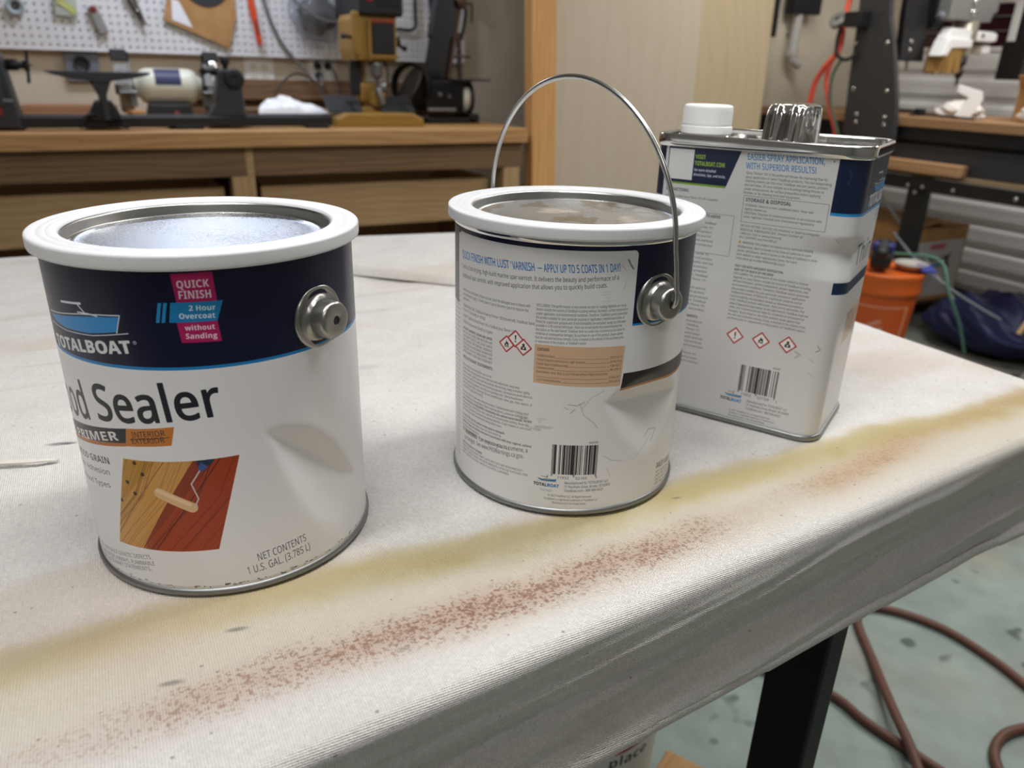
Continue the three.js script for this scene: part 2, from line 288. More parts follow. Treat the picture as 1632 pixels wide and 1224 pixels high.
    return [x, q[1] + (dz / l) * (puff + st), q[0] - (dy / l) * (puff + st), ...uvOf(x, bendAt(x) + q[2])];
  });
  part(t, 'hem', hem, cloth, 'doubled stitched hem');
  // right end: the cloth falls a little over the end of the table
  const end = gridGeo(16, NB, (u, v) => { const z = mix(backAt(XR), bendAt(XR), v), a = u * 0.055, r = 0.016, ph = Math.min(a / r, 1.5), x = XR - 0.004 + r * Math.sin(ph), y = topY(XR, z) - r * (1 - Math.cos(ph)) - Math.max(0, a - 1.5 * r); return [x + 0.004, y, z, ...uvOf(XR, z)]; });
  part(t, 'end_fall', end, cloth);
  const left = gridGeo(16, NB, (u, v) => { const z = mix(backAt(CX0), bendAt(CX0), v), a = u * 0.09, r = 0.016, ph = Math.min(a / r, 1.5); return [CX0 - r * Math.sin(ph), topY(CX0, z) - r * (1 - Math.cos(ph)) - Math.max(0, a - 1.5 * r), z, ...uvOf(CX0, z)]; });
  part(t, 'end_fall', left, cloth);
  const back = gridGeo(200, 14, (u, v) => { const x = mix(CX0, XR, u), a = (1 - v) * 0.14, r = 0.016, ph = Math.min(a / r, 1.5); const B = backAt(x); return [x, topY(x, B) - r * (1 - Math.cos(ph)) - Math.max(0, a - 1.5 * r), B - r * Math.sin(ph), ...uvOf(x, B)]; });
  part(t, 'back_fall', back, cloth);
  // a corner of the cloth folded back over itself: bulging flap with its own edge
  const flap = gridGeo(70, 60, (u, v) => {
    const ax = mix(0.08, 0.56, u), az = mix(-1.26, -0.80, u), x = mix(ax, mix(0.0, 0.66, u), v), z = mix(az, mix(-1.285, -1.2, u) + 0.01 * Math.sin(u * 9), v);
    const h = 0.0105 * (1 - Math.pow(1 - sstep(0, 0.05, v), 3)) + 0.012 * Math.sin(Math.PI * clamp(v * 1.02)) * vn(u * 6 + 4, v * 4 + 2, 99, 99, 331) + 0.006 * sstep(0.55, 1, v) * (0.5 + 0.5 * vn(u * 5, 3, 99, 9, 333));
    return [x, TABLE + 0.0006 + h * sstep(0.03, 0.2, u) * sstep(1, 0.93, u) - 0.012 * sstep(0.93, 1, v) * 0, z, ...uvOf(x, z)];
  });
  part(t, 'folded_flap', flap, cloth, 'folded-back flap of cloth at the far edge');
  // frayed strands by the left can
  const strands = [];
  for (let i = 0; i < 7; i++) { const o = () => (rnd() - 0.5) * 0.006; strands.push(tube([[-0.17, TABLE + 0.002, -0.622 + o()], [-0.13, TABLE + 0.003 + rnd() * 0.002, -0.615 + o()], [-0.1, TABLE + 0.0035, -0.607 + o()], [-0.076 + o(), TABLE + 0.003, -0.6 + o() * 0.6], [-0.068 + o(), TABLE + 0.0012, -0.6 + o()]], 0.0009, 24, 5)); }
  const lum = std({ color: 0xd9d4cc, roughness: 0.95 });
  part(t, 'frayed_strand', merge(strands), lum);
}

// ------------------------------------------------------------------ paint cans
const CAN_R = 0.0832, HALF = 110;   // label canvas spans -110..110 degrees round the can's front
const mm = (deg) => deg * D * CAN_R * 1000;
function canLabel(draw) {
  const W = 2048, wmm = 2 * mm(HALF), k = W / wmm, H = Math.round(0.19 * 1000 * k);
  return canvasTex(W, H, (g) => { g.setTransform(k, 0, 0, -k, W / 2, H); draw(g); });
}
// text given by (degrees, mm) ends
const tx = (g, s, d0, y0, d1, y1, cap, o) => put(g, s, mm(d0), y0, mm(d1), y1, cap, o);
const NAVY = '#070c2e', BLUE = '#1c83c6', INK = '#1d1f2b', WHITE = '#ebebed';
function boat(g, x, y, w, o = {}) {   // small work boat: hull, white sheer and water lines, T-top; x, y = left end of the water line
  const k = w / 60; g.save(); g.translate(x, y); g.scale(k, k);
  poly(g, [[4, 6.5], [18, 4.6], [34, 4.4], [56, 7.2], [56, 7.2], [53.5, 0.8], [30, 0.2], [16, 0.6], [10, 2.4]], o.hull ?? '#2f93d6');
  poly(g, [[3, 7.4], [18, 5.6], [34, 5.4], [56.6, 8], [53.8, 0.3]], null, o.line ?? '#e8eef4', 0.6);
  poly(g, [[2, -1.2], [30, -1.6], [58, -0.6]], null, o.line ?? '#e8eef4', 0.5);
  poly(g, [[14, 13.4], [31, 13.0]], null, o.line ?? '#e8eef4', 1.1);
  poly(g, [[28, 13], [32, 7.6], [22, 7.4]], null, o.line ?? '#e8eef4', 0.7); poly(g, [[31, 7.8], [40, 7.4], [44, 6.4]], null, o.line ?? '#e8eef4', 0.6);
  g.restore();
}
function barcode(g, x0, y0, x1, y1, s) { let q = s; const r = () => { q = (q * 1103515245 + 12345) >>> 0; return (q >>> 8) / 16777216; }; const n = 95, w = (x1 - x0) / n; for (let i = 0; i < n; i++) { const guard = i < 3 || i > n - 4 || Math.abs(i - n / 2) < 2; if (guard ? i % 2 === 0 : r() < 0.5) { g.fillStyle = '#1a1a1e'; g.fillRect(x0 + i * w, guard ? y0 - 1.6 : y0, w * 1.06, y1 - y0 + (guard ? 1.6 : 0)); } } }
function hazard(g, x, y, r, kind) {
  poly(g, [[x - r, y], [x, y + r], [x + r, y], [x, y - r], [x - r, y]], '#f2efec', '#b8353c', r * 0.17); g.fillStyle = '#17171a';
  if (kind === 0) { poly(g, [[x - r * 0.1, y + r * 0.45], [x + r * 0.1, y + r * 0.45], [x + r * 0.06, y - r * 0.12], [x - r * 0.06, y - r * 0.12]], '#17171a'); g.beginPath(); g.arc(x, y - r * 0.32, r * 0.09, 0, 7); g.fill(); }
  if (kind === 1) { poly(g, [[x - r * 0.28, y - r * 0.2], [x - r * 0.3, y + r * 0.08], [x - r * 0.16, y - r * 0.02], [x - r * 0.1, y + r * 0.28], [x + r * 0.04, y + r * 0.46], [x + r * 0.05, y + r * 0.2], [x + r * 0.2, y + r * 0.26], [x + r * 0.28, y - r * 0.05], [x + r * 0.2, y - r * 0.24]], '#17171a'); g.fillStyle = '#f2efec'; g.beginPath(); g.arc(x + r * 0.02, y - r * 0.1, r * 0.1, 0, 7); g.fill(); g.fillStyle = '#17171a'; g.fillRect(x - r * 0.34, y - r * 0.36, r * 0.68, r * 0.08); }
  if (kind === 2) { g.beginPath(); g.arc(x, y + r * 0.3, r * 0.16, 0, 7); g.fill(); poly(g, [[x - r * 0.36, y - r * 0.32], [x - r * 0.3, y + r * 0.04], [x, y + r * 0.16], [x + r * 0.3, y + r * 0.04], [x + r * 0.36, y - r * 0.32]], '#17171a'); poly(g, [[x, y + r * 0.06], [x + r * 0.07, y - r * 0.06], [x + r * 0.2, y - r * 0.1], [x + r * 0.07, y - r * 0.16], [x, y - r * 0.28], [x - r * 0.07, y - r * 0.16], [x - r * 0.2, y - r * 0.1], [x - r * 0.07, y - r * 0.06]], '#f2efec'); }
}
function lines(g, rows, x, y, w, lead, cap, o = {}) { rows.forEach((s, i) => { if (!s) return; const full = o.full?.[i] ?? 1; put(g, s, x, y - i * lead, x + w * full, y - i * lead, cap, { ...o, bold: o.boldRows?.includes(i) }); }); }

const label1 = canLabel((g) => {
  g.fillStyle = WHITE; g.fillRect(-200, -5, 400, 200); g.fillStyle = NAVY; g.fillRect(-200, 140, 400, 60); g.fillStyle = BLUE; g.fillRect(-200, 138.4, 400, 1.7);
  g.fillStyle = '#d9d6cf'; g.fillRect(-200, -5, 400, 11.4);
  // worn foot edge
  for (let i = 0; i < 60; i++) { g.fillStyle = i % 3 ? '#8d877b' : '#3a3630'; g.fillRect(mm(-60 + 120 * hash(i, 1, 3)), 5 + 2 * hash(i, 2, 3), 0.5 + 2 * hash(i, 3, 3), 0.3 + 0.5 * hash(i, 4, 3)); }
  // boat and name
  const X0 = mm(-71), X1 = mm(-30.4);
  poly(g, [[X0, 158.2], [mm(-62), 160], [mm(-48), 163.2], [mm(-40), 164.6], [mm(-31.4), 165.6], [mm(-33.4), 157.6], [mm(-45), 155.0], [mm(-58), 154.2], [mm(-66), 155.4]], '#2b8fd3');
  poly(g, [[mm(-72), 159.4], [mm(-62), 161.2], [mm(-48), 164.4], [mm(-40), 165.6], [mm(-31), 166.4], [mm(-33.2), 157.2]], null, '#dfe9f1', 0.6);
  poly(g, [[mm(-72), 153.4], [mm(-58), 152.9], [mm(-44), 154.0], [mm(-29), 157.4]], null, '#dfe9f1', 0.5);
  poly(g, [[mm(-58), 168.4], [mm(-46.8), 170]], null, '#dfe9f1', 1.2); poly(g, [[mm(-48.6), 169.6], [mm(-45), 164.8]], null, '#dfe9f1', 0.7); poly(g, [[mm(-49), 165.2], [mm(-44), 165.4], [mm(-40), 164.8]], null, '#dfe9f1', 0.7);
  tx(g, 'TOTALBOAT', -71.5, 140.2, -28.6, 147.2, 6.5, { bold: true, color: '#e4e5e8', fat: 0.035 });
  g.strokeStyle = '#e4e5e8'; g.lineWidth = 0.25; g.beginPath(); g.arc(mm(-27.2), 152.8, 0.8, 0, 7); g.stroke(); tx(g, 'R', -27.5, 152.4, -26.9, 152.4, 0.9, { color: '#e4e5e8' });
  // badge
  const P = '#b51e63';
  poly(g, [[mm(-12), 187.9], [mm(1.1), 188.2], [mm(1.6), 173], [mm(-11.2), 173]], P); poly(g, [[mm(-12.2), 164.2], [mm(0.8), 164.2], [mm(1.5), 152.6], [mm(-11.4), 152.9]], P);
  poly(g, [[mm(-13.2), 173.6], [mm(3.4), 173.6], [mm(0.9), 163.4], [mm(-14.5), 163.5]], '#1d86c4');
  for (const a of [-17.2, -15.4]) poly(g, [[mm(a), 173.6], [mm(a + 1.2), 173.6], [mm(a - 0.4), 163.5], [mm(a - 1.6), 163.5]], '#2a93d0');
  tx(g, 'QUICK', -10.6, 180.7, -0.3, 180.9, 3.7, { bold: true, color: '#f1dfe8' }); tx(g, 'FINISH', -10.5, 175.3, 0.2, 175.3, 3.9, { bold: true, color: '#f1dfe8' });
  tx(g, '2 Hour', -7.8, 169.3, 0.8, 169, 2.7, { bold: true, color: '#e3eef6' }); tx(g, 'Overcoat', -11.2, 165.4, 0.4, 165, 2.7, { bold: true, color: '#e3eef6' });
  tx(g, 'without', -9.8, 159.3, -0.2, 159.2, 2.6, { bold: true, color: '#f1dfe8' }); tx(g, 'Sanding', -10, 155, 0.2, 154.6, 2.7, { bold: true, color: '#f1dfe8' });
  // product name
  tx(g, 'Wood', -92, 96, -53.5, 104.4, 20.5, { color: '#20222c', fat: 0.032 }); tx(g, 'Sealer', -49.8, 106.2, -0.9, 112.6, 20, { color: '#20222c', fat: 0.032 });
  // bars
  poly(g, [[mm(-95), 88], [mm(-68), 97], [mm(-36.8), 104.2], [mm(-38), 95.4], [mm(-68), 88.2], [mm(-95), 80]], '#23242c'); poly(g, [[mm(-95), 80], [mm(-68), 88.2], [mm(-38), 95.4], [mm(-38.2), 93.4], [mm(-68), 85.6], [mm(-95), 77]], '#b96f2b');
  poly(g, [[mm(-36.8), 104.2], [mm(-18.4), 107.0], [mm(-20.3), 96.2], [mm(-38.2), 93.6]], '#c57a31');
  tx(g, '& PRIMER', -79, 83.8, -40.8, 96.3, 5.2, { bold: true, color: '#e6e4e2' });
  tx(g, 'INTERIOR', -34.8, 99.5, -21.9, 102.0, 3.1, { color: '#2b211c', fat: 0.01 }); tx(g, 'EXTERIOR', -35.4, 95.6, -22.4, 98.1, 3.1, { color: '#2b211c', fat: 0.01 }); poly(g, [[mm(-36), 98], [mm(-20.8), 100.9]], null, '#2b211c', 0.35);
  tx(g, 'ENHANCES WOOD GRAIN', -100, 68, -47.8, 79.6, 4.0, { bold: true, color: '#33353d' }); tx(g, 'Promotes Finish Adhesion', -100, 61, -49, 72.4, 3.4, { color: '#33353d' }); tx(g, 'Works on All Wood Types', -100, 52, -50.4, 63.9, 3.4, { color: '#33353d' });
  // photograph of a roller on boards
  g.save(); const Q = [[mm(-40.6), 85.6], [mm(2.4), 87.8], [mm(-9.2), 30.9], [mm(-51.9), 28.3]];
  g.beginPath(); Q.forEach((p, i) => (i ? g.lineTo(...p) : g.moveTo(...p))); g.closePath(); g.clip();
  g.fillStyle = '#a23c18'; g.fillRect(-120, 20, 160, 80);
  const B = (a, col) => poly(g, a.map(([d, y]) => [mm(d), y]), col);
  B([[-60, 92], [-23, 92], [-50, 45], [-62, 45]], '#bd8a30'); B([[-24.6, 90], [-12, 91], [-40.5, 24], [-60, 24], [-58, 38]], '#d09a50'); B([[-12, 91], [-4, 91], [-30, 45], [-40.5, 26], [-27, 58]], '#8a3015');
  for (let i = 0; i < 90; i++) { const t = hash(i, 5, 9), d0 = mix(-60, 6, t), k = hash(i, 6, 9), on = d0 < -24; g.globalAlpha = 0.35 * k; poly(g, [[mm(d0 + 14), 92], [mm(d0 + 6 * k), 64], [mm(d0 - 12), 36], [mm(d0 - 22), 18]], null, on ? '#80551f' : i % 3 ? '#591a0a' : '#b0522a', 0.35 + 0.4 * k); } g.globalAlpha = 1;
  for (let i = 0; i < 5; i++) { g.fillStyle = '#3a2410'; g.beginPath(); g.arc(mm(-36 + (i % 2) * 5 - i * 2.4), 84 - i * 6.4, 1.2, 0, 7); g.fill(); }
  poly(g, [[mm(-23), 89], [mm(-50), 36]], null, '#8c6230', 0.5); poly(g, [[mm(-3), 90], [mm(-36), 24]], null, '#4d160a', 0.5);
  poly(g, [[mm(-27.8), 67], [mm(-16.6), 58.6]], null, '#e0b98a', 6.4); poly(g, [[mm(-28.4), 68.6], [mm(-17.2), 60.4]], null, '#efd0a6', 2.2);
  poly(g, [[mm(-15.6), 58.4], [mm(-13.8), 64], [mm(-15.6), 73], [mm(-11.2), 82.5]], null, '#c9c4c0', 0.8); B([[-13, 88.5], [-5, 89], [-8, 84], [-12, 82], [-12.6, 85]], '#23304a'); B([[-11, 86], [-9, 83], [-11.6, 80], [-12.4, 83]], '#3c5a96');
  g.restore();
  // foot print
  tx(g, 'MAY DAMAGE FERTILITY. MAY CAUSE GENETIC DEFECTS.', -92, 8, -36, 22.6, 2.7, { color: '#5a5c62' }); tx(g, 'FATAL IF SWALLOWED AND ENTERS AIRWAYS. FLAMMABLE', -92, 4, -35.2, 18.6, 2.7, { color: '#5a5c62' }); tx(g, 'SEE LABEL FOR PRECAUTIONARY STATEMENTS.', -88, 2, -37, 14.4, 2.7, { color: '#5a5c62' });
  tx(g, 'NET CONTENTS', 4.2, 18.4, 24.6, 21.4, 5, { color: '#4c4e54' }); tx(g, '1 U.S. GAL. (3.785 L)', -0.2, 10.8, 26, 14.2, 5.1, { color: '#4c4e54' });
});

const label2 = canLabel((g) => {
  g.fillStyle = '#e6e6e5'; g.fillRect(-200, -5, 400, 200); g.fillStyle = NAVY; g.fillRect(mm(25), 136.5, 300, 60); g.fillRect(-200, 182, 400, 20); g.fillStyle = BLUE; g.fillRect(mm(28), 135.4, 300, 1.4);
  // white text panel
  g.fillStyle = '#e2e2e2'; g.beginPath(); g.roundRect(mm(-64), -10, mm(28.6) - mm(-64), 193.6, 3); g.fill(); g.fillStyle = '#e6e6e5'; g.fillRect(mm(-64), -5, mm(30) - mm(-64), 140);
  g.fillStyle = '#55585c'; g.fillRect(-200, 133, 200 + mm(-66), 52); g.fillStyle = '#2f3236'; g.fillRect(-200, 160, 200 + mm(-68), 14);
  tx(g, 'QUICK FINISH WITH LUST', -61, 166.4, -27.6, 168.6, 4.9, { color: '#2a6fb5', skew: -0.12, fat: 0.03 }); tx(g, '\u2019', -27.4, 168.8, -26.8, 168.8, 4.4, { color: '#2a6fb5' });
  tx(g, 'VARNISH', -26, 168.6, -15.4, 169.3, 4.9, { color: '#2a6fb5', skew: -0.12, fat: 0.03 }); poly(g, [[mm(-14.4), 171.4], [mm(-12.6), 171.5]], null, '#2a6fb5', 0.5);
  tx(g, 'APPLY UP TO 5 COATS IN 1 DAY!', -11.6, 169.4, 20.9, 171.2, 4.9, { color: '#2a6fb5', skew: -0.12, fat: 0.03 });
  tx(g, 'Lust is a fast-drying, high-build marine spar varnish. It delivers the beauty and performace of a', -60.8, 159.6, 20.4, 166.0, 2.9, { color: '#2e3036' }); tx(g, 'traditional spar varnish, with improved application that allows you to quickly build coats.', -60.8, 153.4, 15.6, 161.4, 2.9, { color: '#2e3036' });
  const sm = { color: '#3c3e44' };
  const rows = (a, d0, y0, d1, lead, cap, o = {}) => a.forEach((s, i) => s && tx(g, s, d0, y0 - i * lead, d0 + (d1 - d0) * (o.full?.[i] ?? 1), y0 - i * lead + 0.035 * (d1 - d0) * (o.full?.[i] ?? 1), cap, { ...sm, bold: o.b?.includes(i) }));
  rows(['minimum time, must allow 24 hours to cure. Sand the damaged area to blend with', 'surrounding areas, apply 1-2 finish coats of Lust to the entire piece to improve the', 'appearance.'], -60, 144.4, -17, 3, 1.9, { full: [1, 0.98, 0.16] });
  rows(['THINNER/REDUCERS: TotalBoat Brushing Thinner 100 (brush/roll), TotalBoat Spray', 'Thinner 101 (spraying or rolling)'], -60, 133.4, -14.6, 3, 1.9, { full: [1, 0.42] });
  rows(['CLEANUP: TotalBoat Brushing Thinner 100 or TotalBoat Spray Thinner 101'], -60, 126.2, -24, 3, 1.9); rows(['COVERAGE: Approximately 500-600 sq. ft./gallon'], -60, 122, -36, 3, 1.9);
  rows(['DANGER! FLAMMABLE LIQUID AND VAPOR.', 'MAY CAUSE AN ALLERGIC SKIN REACTION. MAY', 'CAUSE GENETIC DEFECTS. MAY CAUSE CANCER.', 'MAY DAMAGE THE CENTRAL NERVOUS', 'SYSTEM THROUGH PROLONGED OR REPEATED', 'EXPOSURE. FATAL IF SWALLOWED AND', 'ENTERS AIRWAYS. KEEP AWAY FROM HEAT'], -60, 117.4, -36, 2.75, 1.85, { b: [0] });
  tx(g, 'PRECAUTIONARY STATEMENTS:', -60, 96.2, -35.5, 97.6, 2.2, { bold: true, color: '#26282e' });
  rows(['Obtain special instructions before use. Do not', 'handle until all safety precautions have been read and understood. Keep away', 'from heat, sparks, open flames, and hot surfaces. No smoking. Keep container tightly', 'closed. Ground and bond container and receiving equipment. Use explosion-proof electrical,', 'ventilating, lighting equipment. Use only non-sparking tools. Take precautionary', 'measures against static discharge. Do not breathe dust, fume, gas, mist, vapors, or', 'spray. Wash thoroughly after handling.'], -60, 91, -14.4, 2.7, 1.75, { full: [0.52, 0.86, 0.97, 1, 0.9, 1, 0.4] });
  rows(['Do not eat, drink or smoke when using this product. Contaminated work clothing must', 'not be allowed out of the workplace. Wear protective gloves, protective clothing, eye', 'and face protection. IF SWALLOWED: Immediately call a poison center/doctor. Do NOT', 'induce vomiting. IF ON SKIN (or hair): Take off all contaminated clothing. Rinse skin', 'with water. If exposed or concerned: Get medical attention. If skin irritation or rash occurs:', 'Get medical advice. Wash contaminated clothing before reuse.'], -60, 70.6, -14.2, 2.7, 1.75, { full: [0.96, 0.95, 1, 0.97, 1, 0.66], b: [2] });
  rows(['IN CASE OF FIRE: Use CO2, powder or water spray to extinguish.', 'Store in a well-ventilated place. Keep cool. Store locked up.', 'DISPOSAL: Dispose of contents/container in accordance with local, regional, national', 'and international regulations.', 'MEDICAL EMERGENCIES: Poison Center at 1-800-222-1222'], -60, 52.6, -14, 2.7, 1.75, { full: [0.7, 0.66, 1, 0.34, 0.76], b: [0, 2] });
  poly(g, [[mm(-60), 40.4], [mm(-57.6), 40.4], [mm(-58.8), 43.4]], '#d7a62c'); 
  tx(g, 'WARNING:', -57, 39.6, -45.4, 41.0, 3.2, { bold: true, color: '#26282e' }); tx(g, 'Can expose you to cumene, a', -44.4, 41.0, -15.6, 44.6, 3.3, { color: '#2e3036' }); tx(g, 'carcinogen. See www.P65Warnings.ca.gov.', -58, 34.6, -17.4, 39.6, 3.3, { color: '#2e3036' });
  rows(['KEEP OUT OF REACH OF CHILDREN', 'SLOW TO DRY. SOLID WASTE: DAMP CLOTHS WITH LUST MAY SPONTANEOUSLY', 'COMBUST. DISPOSE CONTENTS AND WASTE IMMEDIATELY AFTER USE. PLACE RAGS, STEEL', 'WOOL OR WASTE IN A SEALED, WATER FILLED METAL CONTAINER.'], -60, 30.4, -15, 2.7, 1.75, { full: [0.4, 0.94, 1, 0.78], b: [0] });
  for (let i = 0; i < 40; i++) tx(g, 'storage lumber and finish', -74, 140 - i * 3.2, -64.4, 141 - i * 3.2, 1.7, { color: '#6a6c70' });
  // middle column
  rows(['DISCLAIMER: The performance of any marine varnish or coating depends on many', 'factors outside the control of TotalBoat including without limitation, surface preparation,', 'proper application, and environmental conditions. Therefore, TotalBoat cannot guarantee', 'this product suitable for your particular purpose or application. Implied warranties of', 'fitness for a particular purpose and of merchantability are excluded, except as otherwise', 'provided or a TB contract with buyer, there are no warranties that extend beyond the', 'description on the label hereof. TotalBoat shall not under any circumstances be liable for', 'incidental or consequential damages. By purchase or use of this product, buyer agrees', 'that the sole and exclusive remedy, if any, is limited to the refund of the purchase price', 'or replacement of the product, at TotalBoat\u2019s option.'], -14.3, 147.4, 26, 2.62, 1.75, { full: [0.97, 1, 0.99, 0.96, 0.98, 0.94, 0.98, 0.96, 0.97, 0.56] });
  poly(g, [[mm(-14.4), 122.8], [mm(26), 122.8], [mm(25.2), 95.2], [mm(-14.5), 96.4]], '#d7b595');
  tx(g, 'CONTAINS:', -13.2, 118.4, -7.6, 118.8, 2, { bold: true, color: '#3c342e' });
  [['Stoddard Solvent', '8052-41-3'], ['Solvent Naphtha (Petroleum), Light Aromatic', '64742-95-6'], ['Cobalt Bis(2-Ethylhexanoate)', '136-52-7'], ['2-Butanone Oxime', '96-29-7'], ['Decanedioic Acid, Bis(1,2,2,6,6-Pentamethyl-4-Piperidinyl) Ester', ''], ['', '41556-26-7'], ['1,2,4-Trimethylbenzene', '95-63-6']].forEach(([a, b], i) => { const y = 114.6 - i * 2.75; if (a) tx(g, a, -13.2, y, -13.2 + a.length * 0.5, y, 1.6, { color: '#4a4038' }); if (b) { tx(g, b, 19.4, y, 24.8, y, 1.6, { color: '#4a4038' }); poly(g, [[mm(-13.2 + a.length * 0.5), y], [mm(19.2), y]], null, '#6d5c4c', 0.22); } });
  hazard(g, mm(-23.6), 123.7, 5.4, 0); hazard(g, mm(-28.1), 119.0, 5.4, 1); hazard(g, mm(-19.6), 119.0, 5.4, 2);
  // dark bar with copper edge
  poly(g, [[mm(26.4), 103.6], [300, 103.6], [300, 93.2], [mm(25.6), 93.2]], '#2c2829'); poly(g, [[mm(25.6), 93.2], [300, 93.2], [300, 91.4], [mm(25.5), 91.4]], '#b4733c');
  barcode(g, mm(-4.2), 31.4, mm(17), 53.6, 77); tx(g, '486490', 12.4, 54.8, 16.9, 54.8, 1.6, { color: '#33343a' });
  tx(g, '8', -6.2, 28.2, -5.4, 28.2, 1.9); tx(g, '11932', -1.4, 28, 4.2, 27.8, 2); tx(g, '02165', 7.2, 27.8, 12.8, 27.8, 2); tx(g, '6', 16.8, 28.2, 17.7, 28.2, 1.9);
  boat(g, mm(-11.2), 25.4, 15, { hull: '#2a6fb5', line: '#2e3036' }); tx(g, 'TOTAL', -12.3, 21.4, -5.9, 21.2, 2.4, { bold: true, color: '#17181c', fat: 0.04 }); tx(g, 'BOAT', -5.9, 21.2, -0.2, 21.0, 2.4, { bold: true, color: '#2a6fb5', fat: 0.04 }); tx(g, 'V121525', -9, 17.6, -3.6, 17.4, 1.7, { color: '#5a7ea8' });
  tx(g, 'Manufactured for TOTALBOAT LLC', 2.3, 24, 23.4, 24.4, 2); tx(g, '77 Peckham Drive, Bristol, RI 02809', 2.3, 21, 24.4, 21.4, 2); tx(g, 'TotalBoat.com - 888-986-6623', 2.3, 18, 21, 18.4, 2);
  tx(g, '\u00a9 2025 TotalBoat LLC. All Rights Reserved.', -5.2, 14, 15.6, 13.4, 1.6, sm); tx(g, 'TotalBoat is a registered trademark of TotalBoat LLC', -7, 11.2, 18.6, 10.6, 1.6, sm); tx(g, 'Manufactured in the United States', -3, 8.4, 13, 8, 1.6, sm);
  tx(g, 'DANGER! FLAMMABLE', 54.6, 21.6, 74, 17.4, 4.6, { bold: true, color: '#3a3a3e' }); ['MAY CAUSE AN ALLERGIC', 'SKIN REACTION. MAY', 'CAUSE GENETIC DEFECTS.', 'SEE BACK PANEL.'].forEach((s, i) => tx(g, s, 55, 17.4 - 3.2 * i, 76, 13.6 - 3.2 * i, 2.2, { color: '#4a4a4e' }));
  // scuffs and smears
  g.lineCap = 'round';
  const sc = (pts, a, w, c = '#6d6a66') => { g.globalAlpha = a * 0.7; poly(g, pts.map(([d, y]) => [mm(d), y]), null, c, w); g.globalAlpha = 1; };
  sc([[24, 178], [25.4, 174.6], [26.6, 172.4]], 0.8, 1.1, '#3a3c40'); sc([[21, 175], [23, 172]], 0.4, 0.5); sc([[24, 165], [23, 160]], 0.3, 0.6);
  for (let i = 0; i < 9; i++) sc([[13 + 3 * hash(i, 1, 8), 158 - i * 1.4], [16 + 3 * hash(i, 2, 8), 158.6 - i * 1.4]], 0.25, 0.4);
  sc([[2, 83], [6, 82.4], [9, 85]], 0.55, 0.9, '#807c76'); sc([[7, 84], [9, 76], [14, 70], [16, 66]], 0.35, 0.9, '#8b8780'); sc([[8, 80], [12, 88], [18, 93]], 0.3, 0.6); sc([[5, 80], [3, 77]], 0.5, 0.8); sc([[0, 81], [2, 79.6]], 0.4, 0.8);
  sc([[20, 84], [32, 87], [44, 91], [52, 93]], 0.35, 0.5, '#8b7a66'); sc([[20, 45], [24, 41], [30, 39]], 0.3, 0.8); sc([[44, 52], [47, 56], [52, 55], [48, 47]], 0.35, 1.0); sc([[38, 40], [44, 47], [48, 52]], 0.25, 0.7); sc([[22, 36], [24, 29]], 0.3, 0.5);
  g.globalAlpha = 0.1; g.fillStyle = '#55504a'; for (let i = 0; i < 12; i++) { g.beginPath(); g.ellipse(mm(-20 + 12 * hash(i, 1, 4)), 62 + 10 * hash(i, 2, 4), 6 * hash(i, 3, 4) + 1, 1, 0, 0, 7); g.fill(); } g.globalAlpha = 1;
});

const scratch = grey(512, 512, (u, v) => clamp(0.5 + 0.5 * (fbm(u * 8, v * 8, 8, 8, 401, 5) - 0.5) + 0.18 * (fbm(u * 120, v * 40, 120, 40, 403, 2) - 0.5)));
const grain = grey(512, 512, (u, v) => clamp(0.5 + 0.8 * (vn(u * 170, v * 170, 170, 170, 421) - 0.5)));
const lidRough = grey(512, 512, (u, v) => clamp(0.29 + 0.2 * (fbm(u * 3, v * 3, 3, 3, 405, 3) - 0.5) + 0.16 * (vn(u * 190, v * 190, 190, 190, 406) - 0.5)));
const wallTin = std({ color: 0xb4b4b2, metalness: 1, roughness: 0.32 });
const tinLid = std({ color: 0xc6c9ce, metalness: 1, roughness: 1, roughnessMap: lidRough, bumpMap: grain, bumpScale: 0.00006 });
const smudgeLid = std({ metalness: 0.85, roughness: 0.36, bumpMap: scratch, bumpScale: 0.0007, map: dataTex(512, 512, (u, v) => { const t = sstep(0.5, 0.68, fbm(u * 5, v * 5, 5, 5, 409, 5)), s = sstep(0.56, 0.7, fbm(u * 9, v * 7, 9, 7, 411, 4)); return [186 + 50 * t - 28 * s, 186 + 46 * t - 40 * s, 184 + 40 * t - 56 * s]; }) });
const ringMat = phys({ color: 0xe2e4e7, roughness: 0.42, bumpMap: grey(256, 64, (u, v) => 0.5 + 0.25 * (vn(u * 90, v * 3, 90, 3, 415) > 0.62 ? 1 : 0) * sstep(0.4, 0.5, v) * sstep(0.75, 0.65, v), [3, 1]), bumpScale: 0.0004 });

